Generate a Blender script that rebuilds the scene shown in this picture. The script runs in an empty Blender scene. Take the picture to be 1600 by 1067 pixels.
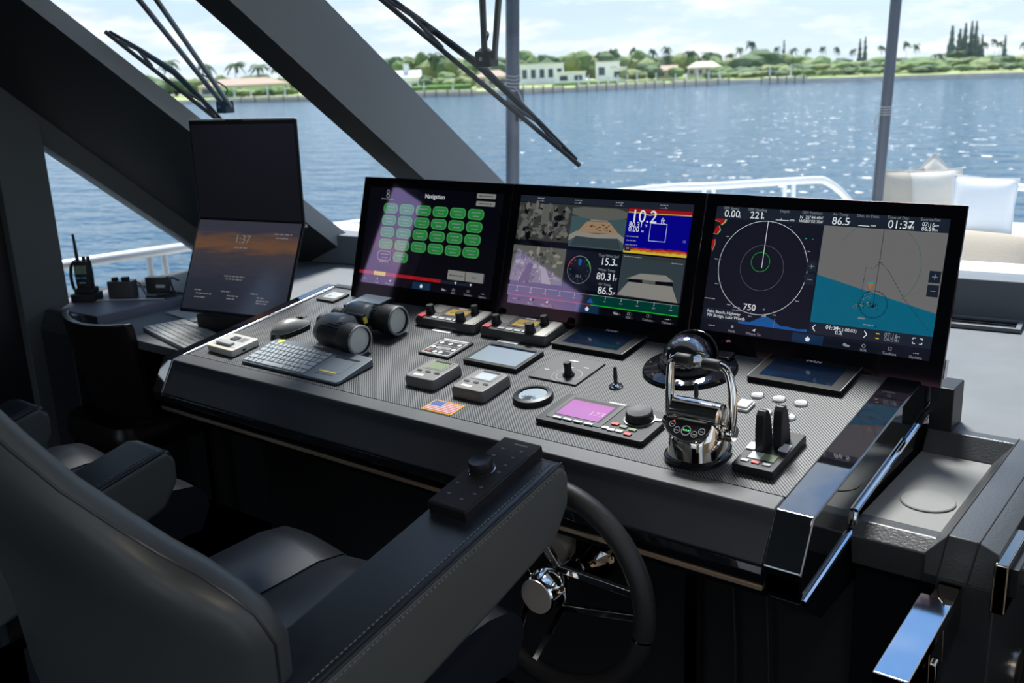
import bpy, bmesh, math, random
from mathutils import Matrix, Vector
R = math.radians
random.seed(7)
scene = bpy.context.scene
COL = scene.collection

# ---------------------------------------------------------------- camera
def look_matrix(loc, yaw, pitch, roll):
    f = Vector((-math.sin(yaw)*math.cos(pitch), math.cos(yaw)*math.cos(pitch), -math.sin(pitch)))
    r = Vector((math.cos(yaw), math.sin(yaw), 0)); u = r.cross(f)
    r2 = math.cos(roll)*r + math.sin(roll)*u; u2 = -math.sin(roll)*r + math.cos(roll)*u
    m = Matrix((r2, u2, -f)).transposed().to_4x4(); m.translation = loc
    return m
cam_d = bpy.data.cameras.new('camera'); cam = bpy.data.objects.new('camera', cam_d); COL.objects.link(cam)
cam.matrix_world = look_matrix(Vector((2.2535, -2.1321, 1.5601)), 0.674615, 0.2714, -0.042929)
cam_d.sensor_width = 36; cam_d.lens = 34.86; cam_d.clip_start = .05; cam_d.clip_end = 3000
cam_d.dof.use_dof = True; cam_d.dof.focus_distance = 1.95; cam_d.dof.aperture_fstop = 6.3
scene.camera = cam

# ---------------------------------------------------------------- world, sun, exposure
w = bpy.data.worlds.new('sky'); scene.world = w; w.use_nodes = True
nt = w.node_tree; nt.nodes.clear()
def N(t, **k):
    n = nt.nodes.new(t)
    for a, b in k.items(): setattr(n, a, b)
    return n
tc = N('ShaderNodeTexCoord'); sep = N('ShaderNodeSeparateXYZ'); nt.links.new(tc.outputs['Generated'], sep.inputs[0])
ab = N('ShaderNodeMath', operation='ABSOLUTE'); nt.links.new(sep.outputs[2], ab.inputs[0])
grad = N('ShaderNodeValToRGB'); nt.links.new(ab.outputs[0], grad.inputs[0])
cr = grad.color_ramp; cr.elements[0].position = 0; cr.elements[0].color = (.68, .78, .87, 1)
cr.elements[1].position = .75; cr.elements[1].color = (.15, .34, .78, 1)
e = cr.elements.new(.14); e.color = (.50, .67, .86, 1)
e = cr.elements.new(.40); e.color = (.28, .50, .86, 1)
dv = N('ShaderNodeMath', operation='ADD'); dv.inputs[1].default_value = .22; nt.links.new(ab.outputs[0], dv.inputs[0])
comb = N('ShaderNodeCombineXYZ')
for i in (0, 1):
    q = N('ShaderNodeMath', operation='DIVIDE'); nt.links.new(sep.outputs[i], q.inputs[0]); nt.links.new(dv.outputs[0], q.inputs[1]); nt.links.new(q.outputs[0], comb.inputs[i])
nz = N('ShaderNodeTexNoise'); nz.inputs['Scale'].default_value = 2.6; nz.inputs['Detail'].default_value = 7; nz.inputs['Roughness'].default_value = .6
nt.links.new(comb.outputs[0], nz.inputs['Vector'])
cl = N('ShaderNodeValToRGB'); cl.color_ramp.elements[0].position = .45; cl.color_ramp.elements[1].position = .65
nt.links.new(nz.outputs[0], cl.inputs[0])
nz2 = N('ShaderNodeTexNoise'); nz2.inputs['Scale'].default_value = 6; nz2.inputs['Detail'].default_value = 5
nt.links.new(comb.outputs[0], nz2.inputs['Vector'])
cc = N('ShaderNodeValToRGB'); cc.color_ramp.elements[0].position = .35; cc.color_ramp.elements[0].color = (.72, .77, .82, 1)
cc.color_ramp.elements[1].position = .6; cc.color_ramp.elements[1].color = (1.0, 1.0, 1.0, 1); nt.links.new(nz2.outputs[0], cc.inputs[0])
mx = N('ShaderNodeMixRGB'); nt.links.new(cl.outputs[0], mx.inputs[0]); nt.links.new(grad.outputs[0], mx.inputs[1]); nt.links.new(cc.outputs[0], mx.inputs[2])
bg = N('ShaderNodeBackground'); bg.inputs[1].default_value = .92; nt.links.new(mx.outputs[0], bg.inputs[0])
wo = N('ShaderNodeOutputWorld'); nt.links.new(bg.outputs[0], wo.inputs[0])

sun_d = bpy.data.lights.new('sun', 'SUN'); sun_d.energy = 6.0; sun_d.angle = R(14); sun_d.color = (1, .96, .9)
sun = bpy.data.objects.new('sun', sun_d); COL.objects.link(sun)
SUN_DIR = Vector((-.303, .417, .857))
sun.rotation_euler = SUN_DIR.to_track_quat('Z', 'Y').to_euler()
vs = scene.view_settings; vs.view_transform = 'Standard'; vs.look = 'None'; vs.exposure = .6; vs.gamma = 1; vs.use_curve_mapping = False

# ---------------------------------------------------------------- materials
MATS = {}
def mat(name, col, rough=.5, metal=0, bump=None, emit=None, spec=.5, coat=0, var=None):
    """bump=(scale, strength[, detail]); var=(scale, other colour)"""
    if name in MATS: return MATS[name]
    m = bpy.data.materials.new(name); m.use_nodes = True; t = m.node_tree; b = t.nodes['Principled BSDF']
    b.inputs['Base Color'].default_value = (*col, 1); b.inputs['Roughness'].default_value = rough; b.inputs['Metallic'].default_value = metal
    b.inputs['Specular IOR Level'].default_value = spec
    if coat: b.inputs['Coat Weight'].default_value = coat; b.inputs['Coat Roughness'].default_value = .03
    if emit: b.inputs['Emission Color'].default_value = (*emit[0], 1); b.inputs['Emission Strength'].default_value = emit[1]
    if bump or var:
        co = t.nodes.new('ShaderNodeTexCoord')
    if bump:
        n = t.nodes.new('ShaderNodeTexNoise'); n.inputs['Scale'].default_value = bump[0]; n.inputs['Detail'].default_value = bump[2] if len(bump) > 2 else 3
        t.links.new(co.outputs['Object'], n.inputs['Vector'])
        p = t.nodes.new('ShaderNodeBump'); p.inputs['Strength'].default_value = bump[1]; p.inputs['Distance'].default_value = .001 if len(bump) < 4 else bump[3]
        t.links.new(n.outputs[0], p.inputs['Height']); t.links.new(p.outputs[0], b.inputs['Normal'])
    if var:
        n = t.nodes.new('ShaderNodeTexNoise'); n.inputs['Scale'].default_value = var[0]; n.inputs['Detail'].default_value = 5
        t.links.new(co.outputs['Object'], n.inputs['Vector'])
        r = t.nodes.new('ShaderNodeValToRGB'); r.color_ramp.elements[0].position = .35; r.color_ramp.elements[1].position = .65
        r.color_ramp.elements[0].color = (*col, 1); r.color_ramp.elements[1].color = (*var[1], 1)
        t.links.new(n.outputs[0], r.inputs[0]); t.links.new(r.outputs[0], b.inputs['Base Color'])
    MATS[name] = m; return m
def emat(name, col, s=1.0, gloss=(.30, .15, .22), grough=.03):
    """a lit patch of a display under its own cover glass"""
    if name in MATS: return MATS[name]
    m = bpy.data.materials.new(name); m.use_nodes = True; t = m.node_tree; t.nodes.clear()
    em = t.nodes.new('ShaderNodeEmission'); em.inputs[0].default_value = (*col, 1); em.inputs[1].default_value = s
    gl = t.nodes.new('ShaderNodeBsdfGlossy'); gl.inputs[0].default_value = (*gloss, 1); gl.inputs[1].default_value = grough
    ad = t.nodes.new('ShaderNodeAddShader'); o = t.nodes.new('ShaderNodeOutputMaterial')
    t.links.new(em.outputs[0], ad.inputs[0]); t.links.new(gl.outputs[0], ad.inputs[1]); t.links.new(ad.outputs[0], o.inputs[0])
    MATS[name] = m; return m
def glassmat(name, tint, refl=.035):
    m = bpy.data.materials.new(name); m.use_nodes = True; t = m.node_tree; t.nodes.clear()
    tr = t.nodes.new('ShaderNodeBsdfTransparent'); tr.inputs[0].default_value = (*tint, 1)
    gl = t.nodes.new('ShaderNodeBsdfGlossy'); gl.inputs[1].default_value = .01; gl.inputs[0].default_value = (.8, .85, .9, 1)
    mi = t.nodes.new('ShaderNodeMixShader'); o = t.nodes.new('ShaderNodeOutputMaterial')
    mi.inputs[0].default_value = refl; t.links.new(tr.outputs[0], mi.inputs[1]); t.links.new(gl.outputs[0], mi.inputs[2]); t.links.new(mi.outputs[0], o.inputs[0])
    MATS[name] = m; return m
mat('leather', (.020, .024, .029), .42, bump=(420, .35, 4))
mat('seat_leather', (.013, .017, .024), .36, bump=(260, .12, 3))
mat('seat_side', (.075, .082, .080), .5, bump=(300, .12, 3))
mat('brown_leather', (.016, .010, .009), .34, bump=(260, .12))
mat('dash_leather', (.046, .051, .057), .52, bump=(520, .30, 3))
mat('front_leather', (.020, .024, .032), .5, bump=(520, .25, 3))
mat('grain_leather', (.045, .049, .053), .34, bump=(210, .75, 5))
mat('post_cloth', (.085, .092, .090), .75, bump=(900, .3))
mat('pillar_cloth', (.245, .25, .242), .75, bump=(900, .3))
mat('pillar_dark', (.022, .025, .026), .75, bump=(900, .2))  # darker copy of the pillar cloth, painted on faces turned from the light
mat('gloss_black', (.006, .007, .009), .03, spec=.6)
mat('satin_black', (.012, .013, .015), .4, spec=.3)
mat('matt_black', (.010, .010, .011), .7)
mat('rubber', (.018, .019, .020), .55, bump=(500, .2))
mat('chrome', (.80, .79, .77), .05, 1)
mat('dark_chrome', (.40, .36, .32), .07, 1)
mat('warm_chrome', (.80, .74, .66), .07, 1)
mat('brushed', (.62, .62, .62), .28, 1)
mat('white_metal', (.80, .80, .80), .3)
mat('grey_plastic', (.16, .165, .165), .45)
mat('lightgrey_plastic', (.36, .37, .38), .45)
mat('silver_plastic', (.55, .55, .54), .35, .3)
mat('mouse_grey', (.17, .175, .165), .38)
mat('keyboard_grey', (.12, .145, .17), .45)
mat('key', (.36, .40, .43), .5)
mat('yellow', (.75, .66, .06), .5)
mat('label_white', (.75, .76, .78), .6)
mat('tray_vinyl', (.16, .165, .16), .6, bump=(700, .2))
mat('ledge_vinyl', (.115, .125, .134), .6, bump=(600, .2), var=(6, (.138, .148, .156)))
mat('port_shelf', (.15, .15, .18), .55, bump=(600, .2))
mat('pole_grey', (.055, .065, .085), .35, .3)
mat('cushion', (.74, .74, .72), .8, bump=(160, .3))
mat('pillow_tan', (.42, .36, .28), .9, bump=(230, .8, 2, .004))
mat('pillow_cream', (.64, .60, .52), .9, bump=(200, .8, 2, .004))
mat('interior_tan', (.62, .50, .38), .5)
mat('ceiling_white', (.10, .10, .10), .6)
mat('floor_wood', (.38, .27, .17), .35, var=(14, (.46, .34, .23)))
mat('black_wall', (.006, .006, .007), .6)
mat('deck_white', (.68, .68, .66), .5)
mat('screen_black', (.004, .005, .007), .06, spec=.5)
mat('optic', (.70, .72, .64), .3)
mat('red', (.5, .02, .02), .4)
mat('purple_screen', (.32, .13, .30), .12, emit=((.36, .10, .34), .12))
mat('amber', (.34, .22, .04), .3, emit=((.5, .30, .04), .12))
mat('lcd_green', (.22, .28, .17), .25)
mat('lcd_grey', (.52, .57, .60), .12)
mat('thread', (.11, .12, .12), .7)
glassmat('glass', (.94, .96, .97)); glassmat('clear_glass', (.92, .94, .95))

def carbon():
    m = bpy.data.materials.new('carbon_twill'); m.use_nodes = True; t = m.node_tree; b = t.nodes['Principled BSDF']
    co = t.nodes.new('ShaderNodeTexCoord'); mp = t.nodes.new('ShaderNodeMapping'); mp.inputs['Rotation'].default_value = (0, 0, R(-45))
    t.links.new(co.outputs['Object'], mp.inputs[0])
    wv = t.nodes.new('ShaderNodeTexWave'); wv.bands_direction = 'X'; wv.inputs['Scale'].default_value = 61; wv.inputs['Distortion'].default_value = 0
    t.links.new(mp.outputs[0], wv.inputs['Vector'])
    r = t.nodes.new('ShaderNodeValToRGB'); r.color_ramp.elements[0].color = (.006, .007, .008, 1); r.color_ramp.elements[1].color = (.115, .12, .125, 1)
    r.color_ramp.elements[0].position = .40; r.color_ramp.elements[1].position = .62
    t.links.new(wv.outputs[0], r.inputs[0]); t.links.new(r.outputs[0], b.inputs['Base Color'])
    p = t.nodes.new('ShaderNodeBump'); p.inputs['Strength'].default_value = .5; p.inputs['Distance'].default_value = .001
    t.links.new(wv.outputs[0], p.inputs['Height']); t.links.new(p.outputs[0], b.inputs['Normal'])
    b.inputs['Roughness'].default_value = .42
    MATS['carbon'] = m
carbon()

# ---------------------------------------------------------------- mesh helpers
class MB:
    def __init__(s, T=None): s.v = []; s.f = []; s.m = []; s.T = T
    def add(s, vs, fs, m=0):
        o = len(s.v)
        s.v += [tuple(s.T @ Vector(p)) if s.T else tuple(p) for p in vs]
        s.f += [tuple(i+o for i in f) for f in fs]; s.m += [m]*len(fs); return s
    def box(s, x0, x1, y0, y1, z0, z1, m=0):
        return s.add([(x0,y0,z0),(x1,y0,z0),(x1,y1,z0),(x0,y1,z0),(x0,y0,z1),(x1,y0,z1),(x1,y1,z1),(x0,y1,z1)],
                     [(0,3,2,1),(4,5,6,7),(0,1,5,4),(1,2,6,5),(2,3,7,6),(3,0,4,7)], m)
    def hexa(s, bot, top, m=0):
        n = len(bot)
        return s.add(list(bot)+list(top), [tuple(range(n))[::-1], tuple(range(n, 2*n))]+[(i,(i+1)%n,n+(i+1)%n,n+i) for i in range(n)], m)
    def prism_x(s, poly, x0, x1, m=0):   # poly of (y,z)
        return s.hexa([(x0,y,z) for y,z in poly], [(x1,y,z) for y,z in poly], m)
    def prism_z(s, poly, z0, z1, m=0):
        return s.hexa([(x,y,z0) for x,y in poly], [(x,y,z1) for x,y in poly], m)
    def quad(s, x0, x1, y0, y1, z, m=0):
        return s.add([(x0,y0,z),(x1,y0,z),(x1,y1,z),(x0,y1,z)], [(0,1,2,3)], m)
    def poly(s, pts, z, m=0):
        return s.add([(x,y,z) for x,y in pts], [tuple(range(len(pts)))], m)
    def cyl(s, c, r, h, seg=24, m=0, r2=None):   # along z from c
        r2 = r if r2 is None else r2
        a = [(c[0]+r*math.cos(2*math.pi*i/seg), c[1]+r*math.sin(2*math.pi*i/seg), c[2]) for i in range(seg)]
        b = [(c[0]+r2*math.cos(2*math.pi*i/seg), c[1]+r2*math.sin(2*math.pi*i/seg), c[2]+h) for i in range(seg)]
        return s.hexa(a, b, m)
    def lathe(s, prof, seg=32, m=0, axis='z', c=(0,0,0), cap=True):
        vs = []; fs = []; n = len(prof)
        for i in range(seg):
            a = 2*math.pi*i/seg
            for r, h in prof:
                p = (r*math.cos(a), r*math.sin(a), h)
                if axis == 'y': p = (p[0], p[2], -p[1])
                if axis == 'x': p = (p[2], p[0], p[1])
                vs.append((p[0]+c[0], p[1]+c[1], p[2]+c[2]))
        for i in range(seg):
            j = (i+1) % seg
            for k in range(n-1): fs.append((i*n+k, j*n+k, j*n+k+1, i*n+k+1))
        if cap and prof[0][0] > 1e-6: fs.append(tuple(i*n for i in range(seg))[::-1])
        if cap and prof[-1][0] > 1e-6: fs.append(tuple(i*n+n-1 for i in range(seg)))
        return s.add(vs, fs, m)
    def tube(s, path, r, seg=10, m=0, closed=False, cap=True):
        P = [Vector(p) for p in path]; n = len(P); vs = []; fs = []; up = None
        rr = r if isinstance(r, (list, tuple)) else [r]*n
        for i in range(n):
            if closed: t = P[(i+1) % n]-P[i-1]
            else: t = P[min(i+1, n-1)]-P[max(i-1, 0)]
            t.normalize()
            if up is None: up = Vector((0,0,1)) if abs(t.z) < .9 else Vector((1,0,0))
            a = t.cross(up).normalized(); b = a.cross(t).normalized(); up = b
            for k in range(seg):
                q = 2*math.pi*k/seg; vs.append(tuple(P[i]+rr[i]*(math.cos(q)*a+math.sin(q)*b)))
        for i in range(n if closed else n-1):
            j = (i+1) % n
            for k in range(seg): fs.append((i*seg+k, i*seg+(k+1) % seg, j*seg+(k+1) % seg, j*seg+k))
        if cap and not closed: fs += [tuple(range(seg))[::-1], tuple(range((n-1)*seg, n*seg))]
        return s.add(vs, fs, m)
    def loft(s, rings, m=0, cap=True, closed=True):
        n = len(rings[0]); vs = [p for r in rings for p in r]; fs = []
        for i in range(len(rings)-1):
            for k in range(n if closed else n-1):
                fs.append((i*n+k, i*n+(k+1) % n, (i+1)*n+(k+1) % n, (i+1)*n+k))
        if cap and closed: fs += [tuple(range(n))[::-1], tuple(range((len(rings)-1)*n, len(rings)*n))]
        return s.add(vs, fs, m)
    def sphere(s, c, r, seg=24, rings=12, m=0, sc=(1,1,1), v0=0, v1=1):
        pr = []
        for k in range(rings+1):
            a = math.pi*(v0+(v1-v0)*k/rings); pr.append([(c[0]+sc[0]*r*math.sin(a)*math.cos(2*math.pi*i/seg), c[1]+sc[1]*r*math.sin(a)*math.sin(2*math.pi*i/seg), c[2]-sc[2]*r*math.cos(a)) for i in range(seg)])
        return s.loft(pr, m, cap=True)
    def disc(s, c, r, seg=24, m=0, rx=None):
        rx = r if rx is None else rx
        return s.add([(c[0]+rx*math.cos(2*math.pi*i/seg), c[1]+r*math.sin(2*math.pi*i/seg), c[2]) for i in range(seg)], [tuple(range(seg))], m)
    def ring(s, c, r0, r1, seg=48, m=0, a0=0, a1=2*math.pi):
        vs = []; full = abs(a1-a0-2*math.pi) < 1e-6; n = seg if full else seg+1
        for i in range(n):
            a = a0+(a1-a0)*i/seg; vs += [(c[0]+r0*math.cos(a), c[1]+r0*math.sin(a), c[2]), (c[0]+r1*math.cos(a), c[1]+r1*math.sin(a), c[2])]
        fs = [(2*i, 2*i+1, 2*((i+1) % n)+1, 2*((i+1) % n)) for i in range(seg)]
        return s.add(vs, fs, m)
    def line(s, a, b, wd, z, m=0):
        d = Vector((b[0]-a[0], b[1]-a[1])); d.normalize(); q = (-d.y*wd/2, d.x*wd/2)
        return s.add([(a[0]+q[0],a[1]+q[1],z),(a[0]-q[0],a[1]-q[1],z),(b[0]-q[0],b[1]-q[1],z),(b[0]+q[0],b[1]+q[1],z)], [(0,1,2,3)], m)
    def rrect(s, cx, cy, w_, h_, r, z, m=0, seg=4):
        return s.poly(rr_pts(cx, cy, w_, h_, r, seg), z, m)
    def text(s, st, x, y, z, size, m=0, align='L', bold=0):
        vs, fs, wd = text_mesh(st)
        ox = {'L': 0, 'C': -wd/2, 'R': -wd}[align]
        s.add([(x+(p[0]+ox)*size, y+p[1]*size, z) for p in vs], fs, m)
        if bold: s.add([(x+(p[0]+ox)*size+bold, y+p[1]*size, z) for p in vs], fs, m)
        return s
    def build(s, name, mats, parent=None, smooth=35, bevel=0, bseg=2, loc=None):
        me = bpy.data.meshes.new(name); me.from_pydata(s.v, [], s.f)
        ms = mats if isinstance(mats, (list, tuple)) else [mats]
        for k in ms: me.materials.append(MATS[k])
        me.polygons.foreach_set('material_index', s.m)
        bm = bmesh.new(); bm.from_mesh(me); bmesh.ops.recalc_face_normals(bm, faces=bm.faces) if smooth is not None else None
        bm.to_mesh(me); bm.free()
        if smooth: 
            me.polygons.foreach_set('use_smooth', [True]*len(me.polygons)); me.set_sharp_from_angle(angle=R(smooth))
        me.update()
        o = bpy.data.objects.new(name, me); COL.objects.link(o)
        if parent: o.parent = parent
        if loc: o.location = loc
        if bevel:
            b = o.modifiers.new('bevel', 'BEVEL'); b.width = bevel; b.segments = bseg; b.limit_method = 'ANGLE'; b.angle_limit = R(30); b.harden_normals = True
        return o
def rr_pts(cx, cy, w_, h_, r, seg=4):
    pts = []
    for (sx, sy, a0) in ((1,1,0),(-1,1,90),(-1,-1,180),(1,-1,270)):
        for k in range(seg+1):
            a = R(a0+90*k/seg); pts.append((cx+sx*(w_/2-r)+r*math.cos(a), cy+sy*(h_/2-r)+r*math.sin(a)))
    return pts
_TX = {}
def text_mesh(st):
    if st in _TX: return _TX[st]
    c = bpy.data.curves.new('tmp', 'FONT'); c.body = st; c.size = 1; c.resolution_u = 3
    o = bpy.data.objects.new('tmp', c); COL.objects.link(o)
    dg = bpy.context.evaluated_depsgraph_get(); dg.update()
    me = o.evaluated_get(dg).to_mesh()
    vs = [tuple(v.co) for v in me.vertices]; fs = [tuple(p.vertices) for p in me.polygons]
    wd = max([v[0] for v in vs] or [0]); o.evaluated_get(dg).to_mesh_clear()
    bpy.data.objects.remove(o); bpy.data.curves.remove(c)
    _TX[st] = (vs, fs, wd); return _TX[st]
def tag(o, label=None, cat=None, group=None, kind=None):
    if label: o['label'] = label
    if cat: o['category'] = cat
    if group: o['group'] = group
    if kind: o['kind'] = kind
    return o
def thing(name, label, cat, loc=(0,0,0), rz=0, group=None, M=None):
    o = bpy.data.objects.new(name, None); COL.objects.link(o); o.empty_display_size = .05
    if M is not None: o.matrix_world = M
    else: o.location = loc; o.rotation_euler = (0, 0, rz)
    return tag(o, label, cat, group)
def struct(name, mb, mats, label, cat, **k):
    return tag(mb.build(name, mats, **k), label, cat, kind='structure')
def copy_thing(root, M, label, group=None):
    r = root.copy(); COL.objects.link(r); r.matrix_world = M; r['label'] = label
    if group: r['group'] = group
    for ch in [c for c in bpy.data.objects if c.parent == root]:
        c = ch.copy(); COL.objects.link(c); c.parent = r
        for g in [c2 for c2 in bpy.data.objects if c2.parent == ch]:
            d = g.copy(); COL.objects.link(d); d.parent = c
    return r
def smoothpath(pts, n=6):
    P = [Vector(p) for p in pts]; out = []
    for i in range(len(P)-1):
        a, b, c, d = P[max(i-1, 0)], P[i], P[i+1], P[min(i+2, len(P)-1)]
        for k in range(n):
            t = k/n; out.append(.5*((2*b)+(c-a)*t+(2*a-5*b+4*c-d)*t*t+(3*b-a-3*c+d)*t**3))
    out.append(P[-1]); return out
# dash frame: x to starboard, y forward up the slope, z out of the panel
TD = .1408; DO = Vector((0, -.0575, .9038))
def DM(x, d, h=0, rz=0):
    rx = Matrix.Rotation(TD, 4, 'X'); p = DO + Vector((x, -math.cos(TD)*d, -math.sin(TD)*d)) + h*Vector((0, -math.sin(TD), math.cos(TD)))
    return Matrix.Translation(p) @ rx @ Matrix.Rotation(rz, 4, 'Z')
# real-world positions on the far shore: (x, y, height, width) in metres
SH_LINE = [[-229.7,146.0],[-208.0,153.5],[-176.8,155.1],[-157.9,167.1],[-138.9,167.0],[-121.5,178.1],[-109.0,194.4],[-99.7,206.4],[-75.0,202.4],[-56.7,203.9],[-40.0,205.3],[-30.0,207.5]]
SH_TREE = [[-282.9,178.9,8.9,7.2],[-275.6,178.6,8.0,6.4],[-272.5,181.6,7.8,10.0],[-267.9,184.0,7.5,6.7],[-264.3,186.2,7.4,8.6],[-260.1,189.1,7.6,6.2],[-254.7,191.1,7.5,8.6],[-245.1,188.8,7.6,9.2],[-241.9,190.2,6.7,9.3],[-238.4,192.5,6.6,7.1],[-233.9,195.7,5.9,8.2],[-211.7,208.2,6.9,5.8],[-207.7,207.8,6.9,7.5],[-202.0,207.1,6.5,5.3],[-203.6,212.6,7.3,6.6],[-198.9,213.7,7.5,5.3],[-196.4,215.8,6.7,8.0],[-189.1,211.4,7.1,5.3],[-189.7,215.7,7.1,7.0],[-183.2,213.8,6.5,8.0],[-180.7,215.1,6.3,7.0],[-175.5,214.1,6.0,6.5],[-172.0,214.3,6.2,7.9],[-173.2,219.5,6.1,6.8],[-169.3,219.4,5.9,6.8],[-168.6,223.0,6.7,7.3],[-163.5,222.9,5.9,5.7],[-161.2,224.3,5.9,5.9],[-161.1,228.5,5.9,7.4],[-155.6,226.9,6.3,5.6],[-154.7,229.4,6.1,7.1],[-151.9,232.6,6.3,6.3],[-149.1,233.3,6.2,7.6],[-147.1,236.3,5.2,5.5],[-146.0,239.4,5.1,7.5],[-144.1,241.5,5.8,5.9],[-141.6,242.1,4.8,6.3],[-140.7,246.3,4.6,8.0],[-140.3,251.3,4.8,8.1],[-135.6,249.6,5.2,6.7],[-133.2,250.2,4.5,6.9],[-133.4,259.5,4.1,7.4],[-129.1,257.5,5.0,5.2],[-175.4,197.6,3.5,4.8],[-170.0,199.1,3.9,4.1],[-162.0,196.2,3.4,3.9],[-132.0,219.5,2.6,5.5],[-130.1,224.8,3.2,5.4],[-125.1,227.6,2.4,3.8],[-130.8,253.4,4.0,5.5],[-125.7,251.7,3.8,5.3],[-123.3,253.1,3.9,7.0],[-121.2,254.8,3.6,5.4],[-120.0,257.6,3.9,5.6],[-115.2,254.4,4.2,7.4],[-112.6,254.8,4.1,7.1],[-109.3,254.3,4.6,6.6],[-107.5,257.6,3.8,7.7],[-104.3,256.8,3.7,5.7],[-100.5,255.9,2.6,7.6],[-95.9,251.3,3.1,5.1],[-95.3,256.7,2.6,5.0],[-92.2,256.8,2.6,4.9],[-89.1,256.9,2.0,7.3],[-85.6,251.9,1.9,7.0],[-84.3,255.7,2.4,7.6],[-81.4,256.5,2.5,5.5],[-77.8,254.8,2.3,5.9],[-75.4,255.6,1.6,5.0],[-73.1,258.0,1.8,5.2],[-69.5,254.3,1.7,6.1],[-67.9,256.8,2.1,6.9],[-66.1,258.2,2.4,5.3],[-63.0,256.2,1.4,5.4],[-60.3,256.3,1.8,5.9],[-58.3,255.8,2.0,4.7],[-57.4,262.4,2.1,5.7],[-55.0,261.3,1.3,6.5],[-51.8,258.3,1.3,6.1],[-49.3,257.4,1.9,7.4],[-111.6,224.8,1.5,5.6],[-112.4,230.9,1.5,4.7],[-106.3,227.9,1.9,4.6],[-102.9,226.5,1.3,4.1],[-99.2,226.4,2.1,5.3],[-98.3,230.6,1.3,5.1],[-94.3,228.1,1.7,5.2],[-91.6,229.8,1.8,6.0],[-87.9,227.5,1.5,5.7],[-85.8,229.3,0.9,5.8],[-81.2,224.9,1.2,5.0],[-78.5,227.5,1.4,5.4],[-74.0,223.9,0.9,4.1],[-72.5,227.8,0.7,4.1],[-68.7,224.8,1.1,5.2],[-67.6,229.4,0.7,5.4],[-63.8,224.3,0.4,4.3],[-61.6,226.8,0.8,4.3],[-60.2,231.0,0.7,5.0],[-58.4,230.7,0.9,4.4],[-55.6,230.7,0.5,4.1],[-51.8,228.3,0.8,5.4],[-49.5,227.4,0.7,4.8],[-47.8,233.1,-0.2,3.8],[-45.7,233.6,0.0,5.0]]
SH_BUSH = [[-218.1,159.4,1.9,4.4],[-213.8,159.5,1.7,3.6],[-207.9,157.5,1.8,4.6],[-209.6,162.3,1.6,5.1],[-199.1,158.2,1.5,3.7],[-202.2,162.7,1.4,4.0],[-197.5,162.7,1.6,5.4],[-173.3,181.4,2.3,5.8],[-172.3,184.6,2.5,5.8],[-167.0,181.5,2.8,3.9],[-164.6,182.9,2.2,4.7],[-161.4,182.9,2.0,4.3],[-158.1,182.8,2.2,5.5],[-154.7,181.9,2.5,4.8],[-105.6,208.7,0.7,3.5],[-103.4,210.3,0.8,4.0],[-101.9,213.9,0.7,4.2],[-97.9,213.0,0.3,4.6],[-94.7,213.0,0.5,5.1],[-89.9,209.4,0.5,4.3],[-88.1,215.2,0.1,3.7],[-84.3,212.6,-0.2,3.6],[-80.4,211.7,-0.4,3.3],[-76.5,207.3,0.3,3.1],[-75.9,214.7,0.1,4.4],[-70.3,207.9,-0.4,4.5],[-68.1,210.1,0.2,4.1],[-66.1,213.3,-0.1,3.3],[-62.6,214.9,-0.5,3.4],[-58.6,210.5,-0.2,4.7],[-56.5,214.5,-0.2,3.9],[-52.3,210.4,-0.4,4.3],[-50.2,214.8,-0.7,3.0],[-48.0,216.6,-0.7,3.5],[-43.9,212.6,-0.8,3.8],[-41.4,211.0,-0.9,3.1]]
SH_HEDGE = [[-210.9,162.4,2.1,17.4],[-158.1,175.9,1.1,13.9],[-126.9,189.8,0.6,14.9],[-119.3,202.3,0.3,13.8],[-111.9,211.5,0.3,10.9],[-81.5,215.7,-0.2,13.6]]
SH_BIGTREE = [[-103.0,232.3,5.9,9.6],[-62.2,221.1,2.8,9.3],[-101.5,221.8,2.1,6.4]]
SH_PALM = [[-257.1,170.2,11.0,6.0],[-248.1,175.8,9.7,5.9],[-235.5,176.4,9.6,6.5],[-227.8,178.8,8.6,6.4],[-224.5,182.9,7.8,5.3],[-189.1,207.7,8.8,4.4],[-156.9,226.6,6.9,3.6],[-150.7,233.0,7.2,4.0],[-148.5,235.4,7.7,3.6],[-149.8,248.3,8.1,2.6],[-138.3,246.9,7.8,3.0],[-132.6,250.3,6.5,4.4],[-141.0,243.9,7.3,2.6],[-128.6,252.0,6.0,4.4],[-126.0,260.3,5.4,3.4],[-123.1,260.2,6.8,2.3],[-119.7,260.0,8.2,3.0],[-116.1,268.7,6.6,2.3],[-111.3,268.4,6.1,2.7],[-110.8,277.5,5.9,2.3],[-106.4,277.3,6.1,2.1],[-102.4,277.3,5.9,2.1],[-98.2,278.0,5.2,2.1],[-90.6,279.1,5.7,2.5],[-84.5,280.0,6.4,2.3],[-82.1,280.3,5.7,2.3],[-65.6,282.5,5.6,2.3],[-63.3,282.8,6.1,2.3],[-62.1,283.0,5.4,1.9],[-56.7,283.6,5.1,1.9],[-68.3,252.2,3.3,4.1],[-64.1,252.7,3.7,4.1]]
SH_PINE = [[-110.0,259.4,8.3,1.5],[-89.7,259.4,7.8,1.6],[-89.1,261.5,8.2,1.6],[-67.1,257.4,9.6,2.6],[-65.6,258.5,8.8,2.6],[-64.7,259.6,10.1,2.3],[-63.6,260.8,10.5,2.1],[-63.1,262.8,10.5,1.9],[-61.5,259.0,6.7,1.7],[-60.7,259.1,7.3,1.7],[-55.8,259.7,6.9,1.4]]
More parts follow.
